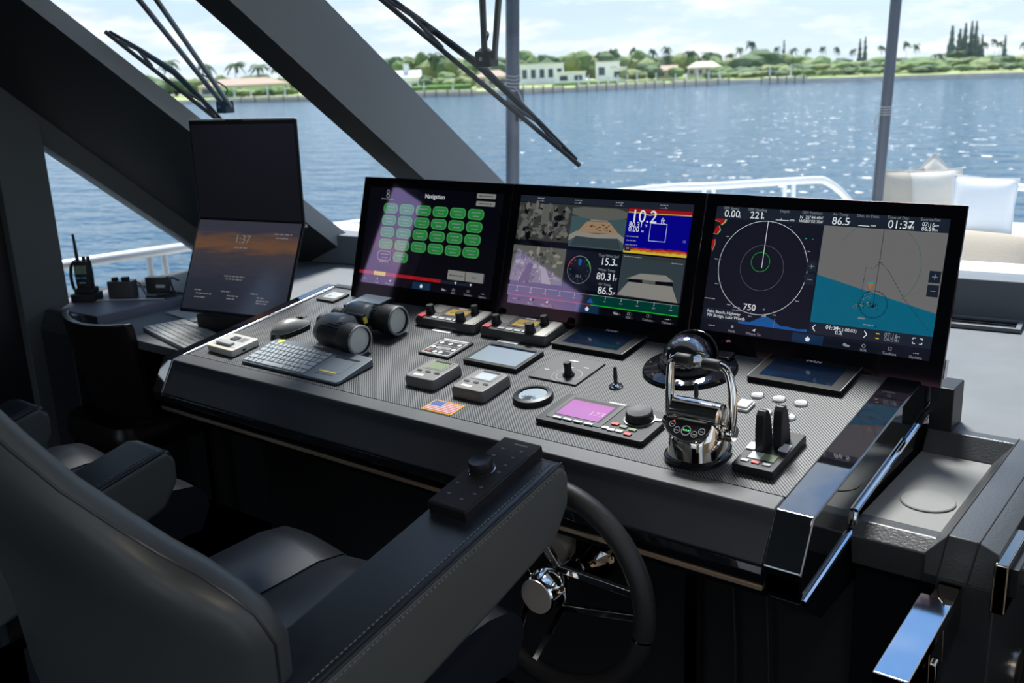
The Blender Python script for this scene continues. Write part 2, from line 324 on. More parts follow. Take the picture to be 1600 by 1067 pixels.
SH_HOUSE = {"gabled":[-184.5,190.8,4.7,9.0],"terrace":[-167.1,181.8,2.1,14.5],"tan":[-154.2,190.2,3.9,7.7],"flat":[-152.4,208.1,4.8,11.1],"low":[-139.4,202.2,2.5,7.1],"cube":[-141.4,221.7,4.6,6.2],"cube2":[-135.9,220.7,3.1,4.1],"beige":[-128.5,229.4,3.2,5.2],"beige2":[-122.8,238.8,3.8,8.4],"roof":[-222.8,169.5,4.5,23.8]}
# ================================================================ THE SETTING
# --- sea
sea = bpy.data.materials.new('sea'); sea.use_nodes = True; t = sea.node_tree; b = t.nodes['Principled BSDF']
b.inputs['Base Color'].default_value = (.022, .075, .125, 1); b.inputs['Roughness'].default_value = .15; b.inputs['IOR'].default_value = 1.33
co = t.nodes.new('ShaderNodeTexCoord')
mp = t.nodes.new('ShaderNodeMapping'); mp.inputs['Rotation'].default_value = (0, 0, R(-38)); mp.inputs['Scale'].default_value = (.5, 1, 1); t.links.new(co.outputs['Object'], mp.inputs[0])
n1 = t.nodes.new('ShaderNodeTexNoise'); n1.inputs['Scale'].default_value = .62; n1.inputs['Detail'].default_value = 3; n1.inputs['Roughness'].default_value = .55; t.links.new(mp.outputs[0], n1.inputs['Vector'])
bp_ = t.nodes.new('ShaderNodeBump'); bp_.inputs['Strength'].default_value = .85; bp_.inputs['Distance'].default_value = .95; t.links.new(n1.outputs[0], bp_.inputs['Height']); t.links.new(bp_.outputs[0], b.inputs['Normal'])
MATS['sea'] = sea
struct('sea_water', MB().disc((0, 0, -4.4), 300, 96), 'sea', 'blue rippled water stretching from the boat to the far shore', 'water', smooth=None)

# --- far shore ground
mat('lawn', (.26, .34, .10), .9, var=(.12, (.36, .38, .16)))
mat('seawall', (.78, .68, .54), .9, var=(.5, (.62, .54, .44)))
mat('foliage', (.07, .13, .035), .9, bump=(3.0, 1, 4, .5), var=(.9, (.20, .28, .09)))
mat('foliage_olive', (.11, .15, .05), .9, bump=(3.0, 1, 4, .5), var=(.9, (.28, .32, .12)))
mat('foliage_dark', (.05, .09, .04), .9, bump=(3.0, 1, 4, .5), var=(.9, (.12, .18, .07)))
mat('hedge_green', (.08, .20, .04), .9, bump=(3.0, 1, 4, .4), var=(1.2, (.16, .28, .07)))
mat('pine_grey', (.07, .10, .08), .9, bump=(4, 1, 4, .4), var=(1.2, (.14, .18, .14)))
mat('trunk', (.20, .16, .12), .9)
mat('house_white', (.93, .92, .89), .7)
mat('house_beige', (.62, .54, .42), .8)
mat('roof_tile', (.48, .33, .25), .8, bump=(6, .8, 3, .1))
mat('roof_white', (.75, .75, .72), .7)
mat('far_window', (.06, .08, .10), .2)
L = [[-262, 60], [-252, 118]]+SH_LINE+[[0, 214], [45, 222], [100, 212], [150, 190]]
def back(p, k):
    v = Vector((p[0]-2.25, p[1]+2.13)); v.normalize(); return (p[0]+v.x*k, p[1]+v.y*k)
g = MB(); n = len(L)
vs = [(x, y, -4.6) for x, y in L]+[(x, y, -3.55) for x, y in L]+[(*back((x, y), 1.2), -3.45) for x, y in L]+[(*back((x, y), 70), -3.42) for x, y in L]+[(*back((x, y), 88), -3.4) for x, y in L]
for r_ in range(4):
    g.add(vs[r_*n:(r_+2)*n], [(i, i+1, n+i+1, n+i) for i in range(n-1)], 0 if r_ == 0 else 1)
struct('far_shore', g, ['seawall', 'lawn'], 'green land with a low tan seawall across the water', 'shore', smooth=None)

def lump_mesh(name, mats, seed, lumps=7, pointy=0):
    rnd = random.Random(seed); bm = bmesh.new()
    for k in range(lumps):
        a = rnd.uniform(0, 6.28); rr = rnd.uniform(.0, .30); z = rnd.uniform(.28, .72) if k else .45; s = rnd.uniform(.20, .34) if k else .40
        bmesh.ops.create_icosphere(bm, subdivisions=2, radius=s, matrix=Matrix.Translation((rr*math.cos(a), rr*math.sin(a), z)))
    for v in bm.verts: 
        d = 1+rnd.uniform(-.13, .13); v.co = Vector((v.co.x*d, v.co.y*d, max(0, v.co.z*(1+rnd.uniform(-.07, .07)))))
    bmesh.ops.create_cone(bm, cap_ends=True, segments=7, radius1=.05, radius2=.03, depth=.4, matrix=Matrix.Translation((0, 0, .2)))
    me = bpy.data.meshes.new(name); bm.to_mesh(me); bm.free()
    for m in mats: me.materials.append(MATS[m])
    return me
FM = [lump_mesh('shore_tree', [m], i) for i, m in enumerate(['foliage', 'foliage_olive', 'foliage_dark', 'foliage', 'foliage_olive'])]
def put(name, me, x, y, h, wd, label, cat, group=None, z=-3.3):
    o = bpy.data.objects.new(name, me); COL.objects.link(o); o.location = (x, y, z); o.scale = (wd, wd, h); o.rotation_euler = (0, 0, random.uniform(0, 6.28))
    return tag(o, label, cat, group)
def zone(x, y):
    a = math.degrees(math.atan2(-(x-2.25), y+2.13))      # bearing to port of the bow
    return 'in the left windscreen pane' if a > 47.5 else 'between the slanted pillar and the near pole' if a > 38.6 else 'just right of the near pole' if a > 33.5 else 'above the middle monitor' if a > 27.5 else 'left of the far pole' if a > 17.5 else 'right of the far pole'
for i, (x, y, h, wd) in enumerate(SH_TREE):
    kd = ('bright green', 'olive green', 'dark green', 'bright green', 'olive green')[i % 5]
    put('shore_tree', FM[i % 5], x, y, max(h*(1.25 if zone(x, y)[:6] != 'in the' else .72), 2.5), wd*1.25, '%s leafy tree on the far shore, %s' % (kd, zone(x, y)), 'tree', '%s shore trees, %s' % (kd, zone(x, y)))
for i in range(12):
    put('shore_tree', FM[i % 5], -12+i*13.5+random.uniform(-3, 3), 262-abs(i-4)*4+random.uniform(-6, 6), random.uniform(4.5, 6.5), random.uniform(9, 13), 'leafy tree on the far shore beyond the right edge of the view', 'tree', 'shore trees beyond the right edge')
for i, (x, y, h, wd) in enumerate(SH_BUSH):
    put('shore_bush', FM[(i*3) % 5], x, y, max(h*1.2, 1.5), wd*1.1, 'low green bush near the far waterline, %s' % zone(x, y), 'bush', 'waterline bushes, %s' % zone(x, y))
for (x, y, h, wd), lb in zip(SH_BIGTREE, ('large round dark green tree rising above the middle of the far shore', 'broad bright green round bush at the water right of the grey pole', 'rounded green tree just below the large round one on the far shore')):
    put('round_tree', FM[0 if 'bright' in lb else 2], x, y, h*1.05, wd*1.25, lb, 'tree')
HM = ['hedge across the left pane, behind the left wiper', 'hedge below the white gabled house', 'hedge just right of the near grey pole', 'hedge below the white cube houses', 'hedge below the wide beige house', 'hedge left of the far grey pole']
for (x, y, h, wd), lb in zip(SH_HEDGE, HM):
    mb = MB(); rnd = random.Random(int(x)); nx = 18; ring = []
    for i in range(nx+1):
        u = -wd/2+wd*i/nx; ring.append([(u, -1+rnd.uniform(-.15, .15), 0), (u, -1.1+rnd.uniform(-.2, .2), h*.8), (u, rnd.uniform(-.2, .2), h*rnd.uniform(.95, 1.1)), (u, 1, h*.8), (u, 1, 0)])
    o = mb.loft(ring).build('garden_hedge', 'hedge_green'); o.location = (x, y, -3.3); o.rotation_euler = (0, 0, math.atan2(y+2.13, x-2.25)-math.pi/2)
    tag(o, 'clipped green '+lb, 'hedge')
def palm_mesh(seed):
    rnd = random.Random(seed); mb = MB()
    lean = rnd.uniform(-.04, .04)
    mb.tube([(0, 0, 0), (lean*.4, 0, .4), (lean, 0, .84)], [.018, .014, .011], 6, 1)
    for k in range(15):
        a = 6.283*k/15+rnd.uniform(-.2, .2); up = rnd.uniform(-.1, .75); ln = rnd.uniform(.42, .55); w_ = .05
        pts = []
        for q in range(5):
            u = q/4; pts.append((lean+math.cos(a)*ln*u*(1-.1*u), math.sin(a)*ln*u*(1-.1*u), .84+.16*up*u*2.2-.26*u*u))
        vs = []
        for q, p in enumerate(pts):
            wq = w_*(.4+1.2*math.sin(math.pi*min(1, q/4+.12))); sx, sy = -math.sin(a)*wq, math.cos(a)*wq
            vs += [(p[0]-sx, p[1]-sy, p[2]-.03), p, (p[0]+sx, p[1]+sy, p[2]-.03)]
        mb.add(vs, [(3*q, 3*q+1, 3*q+4, 3*q+3) for q in range(4)]+[(3*q+1, 3*q+2, 3*q+5, 3*q+4) for q in range(4)], 0)
    o = mb.build('palm_tmp', ['foliage_dark', 'trunk'], smooth=None); me = o.data; bpy.data.objects.remove(o); me.name = 'palm_tree'; return me
PM = [palm_mesh(i) for i in range(4)]
for i, (x, y, h, wd) in enumerate(SH_PALM):
    lb, gr = ('tall palm with a drooping crown seen through the left windscreen pane', 'palms in the left pane') if i < 5 else ('palm standing out above the far trees, %s' % zone(x, y), 'palms above the far trees, %s' % zone(x, y))
    put('palm_tree', PM[i % 4], x, y, h*(1.16 if i > 4 else 1.05), wd*1.15, lb, 'palm', gr)
def pine_mesh(seed):
    rnd = random.Random(seed); mb = MB(); rings = []
    for k in range(13):
        u = k/12; r0 = .5*(1-u*.82)*(.75 if k % 2 else 1.05)*(.45 if k == 0 else 1)
        rings.append([(r0*rnd.uniform(.7, 1.15)*math.cos(6.283*i/9), r0*rnd.uniform(.7, 1.15)*math.sin(6.283*i/9), u) for i in range(9)])
    mb.loft(rings); o = mb.build('pine_tmp', 'pine_grey', smooth=None); me = o.data; bpy.data.objects.remove(o); me.name = 'tall_pine'; return me
NM = [pine_mesh(i) for i in range(3)]
PL = ['slim dark conifer right of the large round tree']+['slim grey-green pine of the close pair left of the far grey pole']*2+['tall grey-green pine in the clump above the white pillows']*5+['shorter grey-green pine just right of the tall pine clump']*2+['lone slim pine at the far right of the shore']
PG = [None]+['pair of pines']*2+['tall pine clump']*5+['shorter pines']*2+[None]
for i, (x, y, h, wd) in enumerate(SH_PINE): put('tall_pine', NM[i % 3], x, y, h, wd*1.25, PL[i], 'tree', PG[i])

def house(key, label, wall, roof, kind, depth=5, wins=3):
    x, y, h, wd = SH_HOUSE[key]
    if key == 'cube2': x, y = x+1.5, y-5
    o = thing('house', label, 'house', (x, y, -3.3), math.atan2(y+2.13, x-2.25)-math.pi/2)
    hw = h*(.62 if kind in ('gable', 'hip') else 1)
    MB().box(-wd/2, wd/2, 0, depth, 0, hw).build('wall', wall, o, smooth=None)
    if kind == 'gable': MB().hexa([(-wd/2-.3, -.4, hw), (wd/2+.3, -.4, hw), (wd/2+.3, depth+.4, hw), (-wd/2-.3, depth+.4, hw)], [(-wd/2-.3, depth*.45, h), (wd/2+.3, depth*.45, h), (wd/2+.3, depth*.55, h), (-wd/2-.3, depth*.55, h)]).build('roof', roof, o, smooth=None)
    elif kind == 'hip': MB().hexa([(-wd/2-.4, -.4, hw), (wd/2+.4, -.4, hw), (wd/2+.4, depth+.4, hw), (-wd/2-.4, depth+.4, hw)], [(-wd/4, depth*.45, h), (wd/4, depth*.45, h), (wd/4, depth*.55, h), (-wd/4, depth*.55, h)]).build('roof', roof, o, smooth=None)
    else: MB().box(-wd/2-.2, wd/2+.2, -.4, depth+.2, h, h+.25).build('roof', roof, o, smooth=None)
    for k in range(wins):
        cx = -wd/2+wd*(k+.5)/wins; MB().box(cx-wd/wins*.27, cx+wd/wins*.27, -.06, .05, hw*.30, hw*.75).build('window', 'far_window', o, smooth=None)
    return o
hs = house('gabled', 'white two-storey gabled house beside the slanted windscreen pillar', 'house_white', 'roof_white', 'gable', 6, 3)
MB().box(.2, 1.6, 2, 3.4, 0, 6.4).build('chimney', 'house_white', hs, smooth=None)
house('terrace', 'long low white terrace wall in front of the white gabled house', 'house_white', 'roof_white', 'flat', 3, 6)
house('tan', 'tan house with a pitched tile roof behind the wiper blade', 'house_beige', 'roof_tile', 'hip', 6, 3)
house('flat', 'wide white flat-roofed house right of the near grey pole', 'house_white', 'roof_white', 'flat', 6, 5)
house('low', 'low white flat-roofed pool house in front of the wide white house', 'house_white', 'roof_white', 'flat', 4, 2)
house('cube', 'tall white cube-shaped house, the left of the white pair', 'house_white', 'roof_white', 'flat', 5, 2)
house('cube2', 'smaller white cube-shaped house, the right of the white pair', 'house_white', 'roof_white', 'flat', 4, 1)
house('beige', 'small beige house with a tile roof among the trees', 'house_beige', 'roof_tile', 'gable', 5, 2)
house('beige2', 'wide beige two-storey house with a pale hipped roof', 'house_beige', 'house_beige', 'hip', 6, 4)
house('roof', 'long house under wide pinkish tile roofs in the left pane', 'house_beige', 'roof_tile', 'hip', 8, 6)
# docks
pile = MB().cyl((0, 0, 0), .13, 2.1, 8).build('piling', 'trunk'); pm = pile.data; bpy.data.objects.remove(pile)
def dock(i0, f0, f1, label, n_, off=-3, posts=0):
    a = Vector((*L[i0], 0)); b_ = Vector((*L[i0+1], 0)); p = a.lerp(b_, f0); q = a.lerp(b_, f1); v = Vector((*back(p, off), 0))-p
    o = thing('dock', label, 'dock', (p.x+v.x, p.y+v.y, -4.4), math.atan2(q.y-p.y, q.x-p.x)); ln = (q-p).length
    MB().box(0, ln, -.8, .8, 1.0, 1.25).build('dock_deck', 'house_beige', o, smooth=None)
    for k in range(n_):
        c_ = bpy.data.objects.new('piling', pm); COL.objects.link(c_); c_.parent = o; c_.location = (ln*k/(n_-1), -.8, -.4)
    for k in range(posts):
        MB().box(ln*(k+.3)/posts-.1, ln*(k+.3)/posts+.1, -.1, .1, 1.2, 1.2+random.uniform(1.2, 2.6)).build('mooring_post', 'white_metal', o, smooth=None)
mat('trunk', (.2, .16, .12), .9)
dock(3, .0, .95, 'pale dock with white posts in the left windscreen pane', 7, -3, 5)
dock(5, .0, .9, 'timber dock on dark pilings left of the near grey pole', 6, -3, 2)
dock(6, .15, .86, 'timber dock on dark pilings right of the near grey pole', 8, -3, 5)
dock(7, .0, .95, 'long dock with many white mooring posts in the middle of the far shore', 10, -4, 9)
dock(8, .1, .95, 'short dock at the right end of the built-up shore', 6, -4, 5)
dock(9, .35, .75, 'small low dock left of the far grey pole', 6, -4, 2)

# --- foredeck
fd = MB().prism_z([(-2.1, -9), (-2.1, 1.3), (-1.5, 3.3), (-.1, 5.2), (1.0, 6.2), (2.0, 5.2), (3.4, 3.3), (4.0, 1.3), (4.0, -9)], -.1, .0)
struct('foredeck', fd, 'deck_white', 'white foredeck outside the windscreen', 'deck', smooth=None)
hl = MB(); a_ = [(-2.1, -9), (-2.1, 1.3), (-1.5, 3.3), (-.1, 5.2), (1.0, 6.2), (2.0, 5.2), (3.4, 3.3), (4.0, 1.3), (4.0, -9)]
hl.hexa([(1+(x-1)*.8, y*.96, -4.8) for x, y in a_], [(x, y, -.1) for x, y in a_]); struct('hull', hl, 'deck_white', 'white hull of the yacht', 'hull', smooth=None)

# --- wheelhouse shell
struct('floor', MB().box(-1.6, 2.9, -9, 1.0, -.05, 0), 'floor_wood', 'brown timber floor of the wheelhouse', 'floor')
struct('ceiling', MB().box(-1.6, 2.9, -4.2, -.62, 2.06, 2.16), 'ceiling_white', 'pale ceiling above the helm', 'ceiling')
struct('shade_overhang', MB().box(-2.0, 3.4, -4.4, -.02, 2.26, 2.36), 'deck_white', 'unseen white hardtop added over the windscreen to shade the helm seats', 'roof')  # unseen overhang, its front edge placed to set the shadow line
def wall_x(x0, x1, openings, y0, y1, z0, z1):
    mb = MB(); ys = sorted({y0, y1, *[o[0] for o in openings], *[o[1] for o in openings]})
    for a, b_ in zip(ys, ys[1:]):
        op = [o for o in openings if o[0] <= a and o[1] >= b_]
        if op:
            if op[0][2] > z0: mb.box(x0, x1, a, b_, z0, op[0][2])
            if op[0][3] < z1: mb.box(x0, x1, a, b_, op[0][3], z1)
        else: mb.box(x0, x1, a, b_, z0, z1)
    return mb
struct('wall_port', wall_x(-1.46, -1.34, [(-1.71, -1.37, 1.18, 1.88), (-3.45, -2.48, 1.18, 2.02)], -4.2, -.32, 0, 2.1), 'black_wall', 'dark port side wall of the wheelhouse', 'wall', smooth=None)
struct('wall_starboard', wall_x(2.72, 2.86, [(-1.6, -.2, 1.0, 2.0), (-3.6, -2.0, .1, 2.0)], -4.2, .9, 0, 2.1), 'interior_tan', 'tan starboard side wall with wide windows', 'wall', smooth=None)
aw = MB().box(-1.46, -.9, -4.3, -4.2, 0, 2.1).box(2.2, 2.86, -4.3, -4.2, 0, 2.1).box(-.9, 2.2, -4.3, -4.2, 1.98, 2.1)
struct('wall_aft', aw, 'interior_tan', 'tan aft bulkhead with a wide opening to the deck', 'wall', smooth=None)
# low port wall under the side window, forward of the post
struct('wall_port_forward', MB().box(-1.46, -1.36, -.32, 1.0, 0, .77), 'black_wall', 'dark port wall below the side window', 'wall', smooth=None)
struct('wall_forward', MB().hexa([(-1.4, .72, 0), (2.8, 1.06, 0), (2.8, 1.12, 0), (-1.4, .78, 0)], [(-1.4, .72, .78), (2.8, 1.06, .78), (2.8, 1.12, .78), (-1.4, .78, .78)]), 'black_wall', 'dark forward bulkhead under the windscreen ledge', 'wall', smooth=None)

# --- windscreen ledge: flat shelf and raised step along the glass
def ys(x): return .655+(x+.87)*.108
lg = MB()
lg.hexa([(-1.36, -.02, .70), (2.72, -.02, .70), (2.72, ys(2.72)+.2, .70), (-1.36, ys(-1.36)+.2, .70)], [(-1.36, -.02, .78), (2.72, -.02, .78), (2.72, ys(2.72)+.2, .78), (-1.36, ys(-1.36)+.2, .78)])
struct('trim_1', lg, 'ledge_vinyl', 'wide grey vinyl ledge below the windscreen', 'ledge', smooth=None)
mat('step_vinyl', (.11, .125, .14), .6, bump=(600, .2))
st = MB(); st.hexa([(-1.36, ys(-1.36), .78), (2.72, ys(2.72), .78), (2.72, ys(2.72)+.12, .78), (-1.36, ys(-1.36)+.12, .78)], [(-1.36, ys(-1.36), .905), (2.72, ys(2.72), .905), (2.72, ys(2.72)+.12, .905), (-1.36, ys(-1.36)+.12, .905)])
struct('trim_2', st, 'step_vinyl', 'upright grey step along the foot of the windscreen', 'trim', bevel=.006)
oc = MB(); oc.hexa([(-1.2, ys(-1.2)+.13, .1), (2.9, ys(2.9)+.13, .1), (2.9, ys(2.9)+.6, .1), (-1.2, ys(-1.2)+.6, .1)], [(-1.2, ys(-1.2)+.13, .90), (2.9, ys(2.9)+.13, .90), (2.9, ys(2.9)+.32, .895), (-1.2, ys(-1.2)+.32, .895)])
struct('trim_3', oc, 'deck_white', 'white coaming outside the windscreen', 'coaming', smooth=None)

# --- pillars: slanted beams given by the lines of their edges
SL = .80
def beam(name, edges, z0, z1, mats, midx, label):
    """edges: (x, y at z=1.2, dy/dz); one prism side material per edge pair"""
    bot = [(x, y+(z0-1.2)*s, z0) for x, y, s in edges]; top = [(x, y+(z1-1.2)*s, z1) for x, y, s in edges]
    mb = MB(); n_ = len(edges)
    for i in range(n_):
        j = (i+1) % n_; mb.add([bot[i], bot[j], top[j], top[i]], [(0, 1, 2, 3)], midx[i])
    mb.add(bot, [tuple(range(n_))[::-1]], 0); mb.add(top, [tuple(range(n_))], 0)
    return struct(name, mb, mats, label, 'pillar', bevel=.004)
def P2(x, dx=0): 
    return [(x, .468, -1.282), (x, .148, -1.28), (x-.13, .155, -1.28), (x-.13, .468, -1.282)]
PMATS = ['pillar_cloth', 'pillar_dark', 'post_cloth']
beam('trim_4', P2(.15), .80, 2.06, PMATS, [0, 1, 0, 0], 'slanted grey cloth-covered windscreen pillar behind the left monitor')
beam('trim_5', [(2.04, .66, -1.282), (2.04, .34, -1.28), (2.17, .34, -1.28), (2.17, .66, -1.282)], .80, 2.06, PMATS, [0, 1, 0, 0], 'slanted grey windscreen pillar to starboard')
# port corner pillar: inner edge in the lit cloth tone, broad dark panel, lower lip along the side window
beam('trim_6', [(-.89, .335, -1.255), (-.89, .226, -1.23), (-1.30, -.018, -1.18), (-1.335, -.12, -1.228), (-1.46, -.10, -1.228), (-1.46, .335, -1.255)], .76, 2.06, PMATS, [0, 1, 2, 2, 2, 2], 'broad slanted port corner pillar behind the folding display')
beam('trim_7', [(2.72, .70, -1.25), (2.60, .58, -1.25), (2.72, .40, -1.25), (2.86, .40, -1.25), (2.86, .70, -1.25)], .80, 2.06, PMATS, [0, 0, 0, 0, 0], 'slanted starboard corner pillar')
struct('trim_8', MB().box(-1.46, 2.86, -.98, -.62, 1.98, 2.10), 'pillar_dark', 'dark header across the top of the windscreen', 'header')
# port upright post
mb = MB().box(-1.46, -1.30, -.50, -.325, 0, 2.06); struct('trim_9', mb, 'post_cloth', 'upright grey cloth-covered post at the left edge', 'post', bevel=.004)
# --- glass
def pane(name, x0, x1, label):
    o = MB(); n_ = Vector((0, .62, .78)).normalized()*.004
    def P(x, z): return Vector((x, .455+(x-.15)*.108+(1.2-z)*1.27, z))
    q = [P(x0, .905), P(x1, .905), P(x1, 2.0), P(x0, 2.0)]
    o.hexa([p-n_ for p in q], [p+n_ for p in q]); return struct(name, o, 'glass', label, 'window', smooth=None)
pane('window_1', -.93, .09, 'port pane of the raked windscreen')
pane('window_2', .09, 2.1, 'wide centre pane of the raked windscreen')
pane('window_3', 2.1, 2.66, 'starboard pane of the raked windscreen')
sw = MB(); sw.hexa([(-1.42, -.33, .77), (-1.42, .42, .77), (-1.42, -.33, 1.36)], [(-1.41, -.33, .77), (-1.41, .42, .77), (-1.41, -.33, 1.36)])
struct('window_4', sw, 'clear_glass', 'triangular port side window beside the upright post', 'window', smooth=None)
for k, (a, b_, z0, z1) in enumerate([(-1.71, -1.37, 1.18, 1.88), (-3.45, -2.48, 1.18, 2.02)]):
    struct('window_%d' % (5+k), MB().box(-1.41, -1.40, a, b_, z0, z1), 'clear_glass', 'port side window %s' % ('nearest the helm', 'amidships')[k], 'window', smooth=None)

# --- recessed warm ceiling lamps over the walkway
mat('lamp_lens', (1, .9, .75), .5, emit=((1, .82, .58), 6))
for (x, y), lb in zip(((2.25, -1.55), (1.55, -2.6), (2.25, -3.3)), ('nearest the windscreen', 'above the walkway', 'furthest aft')):
    o = thing('ceiling_lamp', 'round recessed warm ceiling lamp '+lb, 'lamp', (x, y, 2.06))
    MB().lathe([(.042, -.004), (.055, -.004), (.055, 0), (.042, 0)], 28, cap=False).build('trim_ring', 'chrome', o)
    MB().lathe([(0, -.002), (.042, -.002), (.042, 0), (0, 0)], 28).build('lens', 'lamp_lens', o)
    ld = bpy.data.lights.new('lamp_light', 'SPOT'); ld.energy = 11; ld.color = (1, .86, .68); ld.spot_size = R(130); ld.spot_blend = .6; ld.shadow_soft_size = .04
    lo = bpy.data.objects.new('lamp_light', ld); COL.objects.link(lo); lo.parent = o; lo.location = (0, 0, -.02)
mat('reflected_tan', (.40, .29, .20), .3, .5)  # tan of the reflected floor, put into the lower trim's colour
mat('lacquer', (.005, .006, .008), .025)
MATS['lacquer'].node_tree.nodes['Principled BSDF'].inputs['IOR'].default_value = 3.6
# ================================================================ HELM CONSOLE
XL, XR, PXL, PXR = -.166, 1.701, -.12, 1.632      # outer ends, ends of the carbon panel
con = thing('helm_console', 'black helm console with a sloping carbon-weave instrument panel and gloss end caps', 'console', (0, 0, 0))
def Dp(x, d, h=0): return DM(x, d, h).translation
# carbon panel (own object space so that the weave runs across it)
cp = MB().box(PXL+.012, PXR, -.566, -.004, -.02, 0).build('carbon_panel', 'carbon', con, smooth=None); cp.matrix_local = DM(0, 0)
b_y, b_z = DO.y, DO.z
fy, fz = Dp(0, .612).y, Dp(0, .612).z
sy, sz = Dp(0, .566).y, Dp(0, .566).z
top = lambda y: b_z+(y-b_y)*math.tan(TD)
mb = MB().prism_x([(sy, sz+.0005), (sy, sz-.06), (fy, fz-.07), (fy, fz)], PXL, PXR); mb.build('front_ledge', 'dash_leather', con, bevel=.004)
mb = MB().prism_x([(fy+.004, fz-.003), (-.711, .735), (-.700, .725), (fy+.03, fz-.03)], PXL, PXR); mb.build('front_face', 'front_leather', con, bevel=.003)
mb = MB().prism_x([(sy, sz-.022), (b_y-.004, b_z-.022), (b_y-.004, .70), (-.35, .66), (-.68, .69), (-.695, .73), (fy+.02, fz-.03)], PXL, PXR); mb.build('body', 'matt_black', con, smooth=None)
# gloss lower band under the front face
mb = MB().prism_x([(-.706, .731), (-.712, .716), (-.704, .690), (-.66, .690), (-.66, .731)], XL+.02, PXR); mb.build('lower_band', 'gloss_black', con, bevel=.003)
mb = MB().box(XL+.03, PXR, -.7085, -.700, .6845, .6945); mb.build('lower_trim', 'reflected_tan', con, bevel=.002)
mb = MB().prism_x([(-.696, .686), (-.690, .664), (-.40, .655), (-.40, .686)], XL+.05, PXR); mb.build('underside_lip', 'gloss_black', con, bevel=.003)
# black reveal along the back and port edge of the panel
mb = MB(); mb.prism_x([(b_y-.006, b_z+.0035), (b_y-.006, b_z-.02), (b_y+.014, b_z-.02), (b_y+.014, b_z+.0065)], PXL, PXR); mb.build('rear_trim', 'satin_black', con, bevel=.002)
mb = MB().tube([Dp(PXL+.013, .006, .002), Dp(PXR, .006, .002)], .0016, 6).tube([Dp(PXL+.011, .006, .002), Dp(PXL+.011, .56, .002)], .0015, 6); mb.build('panel_trim', 'brushed', con)
# end caps
def cap(x0, x1, name, stepd):
    pts = [(b_y+.010, top(b_y)+.003), (-.001, .876), (-.004, .826)]
    if stepd: pts += [(-.471, .757), (-.478, .724), (-.703, .683)]
    else: pts += [(-.703, .70)]
    pts += [(-.711, .735), (fy, fz+.0015), (b_y-.06, top(b_y-.06)+.003)]
    return MB().prism_x(pts, x0, x1).build(name, 'lacquer', con, bevel=.004)
cap(PXR, XR, 'end_cap', True); cap(XL, PXL, 'end_cap', False)
# chrome strip along the stepped lower edge of the starboard cap
XS = XR+.003
strip = [(XS, -.002, .826), (XS, -.471, .757), (XS, -.476, .724), (XS, -.703, .683)]
mb = MB()
for a, b2 in zip(strip, strip[1:]): mb.tube([a, b2], .0055, 8)
mb.build('chrome_strip', 'chrome', con)
mb = MB().prism_x([(-.01, .820), (-.470, .750), (-.475, .715), (-.700, .676), (-.60, .60), (-.01, .60)], PXR+.01, XR-.004); mb.build('lower_cheek', 'gloss_black', con, bevel=.003)
mb = MB().tube([(PXR+.005, -.708, .731), (XR, -.708, .731)], .002, 6).box(PXR+.01, XR-.004, -.709, -.702, .69, .722); mb.build('corner_reflector', 'dark_chrome', con)
# monitor support block at the starboard end
tag(MB().box(1.705, 1.752, -.045, .035, .78, .875).build('support_block', 'satin_black', bevel=.003), 'small dark upright block beneath the right corner of the right-hand monitor', 'block')
# knee wall below the console
struct('wall_knee', MB().box(-.15, 1.70, -.38, -.33, 0, .68), 'black_wall', 'black panel under the helm console', 'wall', smooth=None)
for k, (x, y) in enumerate([(1.44, -.40), (1.52, -.41)]):
    o = thing('power_cable', 'black cable hanging under the console, the %s of two' % ('left', 'right')[k], 'cable', (x, y, 0), group=None)
    MB().tube(smoothpath([(0, 0, .05), (.004, 0, .3), (-.004, -.005, .5), (0, -.01, .585)]), .004, 8).build('cord', 'rubber', o)
    MB().box(-.014, .014, -.02, .008, .585, .66).build('plug', 'satin_black', o, bevel=.004)
tag(MB().box(1.33, 1.36, -.42, -.395, 0, .64).build('slim_post', 'dark_chrome', bevel=.003), 'slim metal post in the dark below the console', 'post')

# ================================================================ MONITORS
TM = .2832
def mon_M(x, h): # frame on the monitor face: x right, y up the glass, z out towards the seats
    a = math.pi/2-TM; p = Vector((x, -math.sin(TM)*h, 1.25-math.cos(TM)*h))
    return Matrix.Translation(p) @ Matrix.Rotation(a, 4, 'X')
W_, H_ = .58, .373
emat('scr_off', (.002, .003, .006), 0.372); emat('scr_navy', (.005, .009, .017), 0.465); emat('scr_panel', (.010, .018, .031), 0.496)
emat('scr_white', (.72, .76, .80), 0.600); emat('scr_dim', (.30, .34, .38), 0.440); emat('scr_green', (.02, .24, .05), 0.465); emat('scr_greenlite', (.08, .40, .12), 0.465)
emat('scr_red', (.55, .012, .02), 0.341); emat('scr_grey', (.34, .36, .34), 0.341); emat('scr_map_land', (.135, .135, .135), 0.620); emat('scr_map_sea', (.0, .125, .215), 0.527)
emat('scr_blue', (.0, .0, .28), 0.496); emat('scr_yellow', (.8, .60, .05), 0.434); emat('scr_orange', (.65, .16, .02), 0.434); emat('scr_bright_green', (.02, .55, .03), 0.434)
emat('scr_tide', (.008, .10, .36), 0.496); emat('scr_line_green', (.01, .16, .06), 0.496); emat('scr_black', (0, 0, 0), 0.620); emat('scr_bar', (.013, .02, .032), 0.496)
emat('cam_dark', (.05, .055, .05), 0.372); emat('cam_mid', (.13, .14, .12), 0.434); emat('cam_lite', (.32, .31, .26), 0.434); emat('cam_mid2', (.19, .19, .165), .430); emat('cam_dark2', (.085, .088, .078), .4); emat('cam_sea', (.035, .055, .065), 0.496); emat('cam_teal', (.05, .10, .11), 0.496)
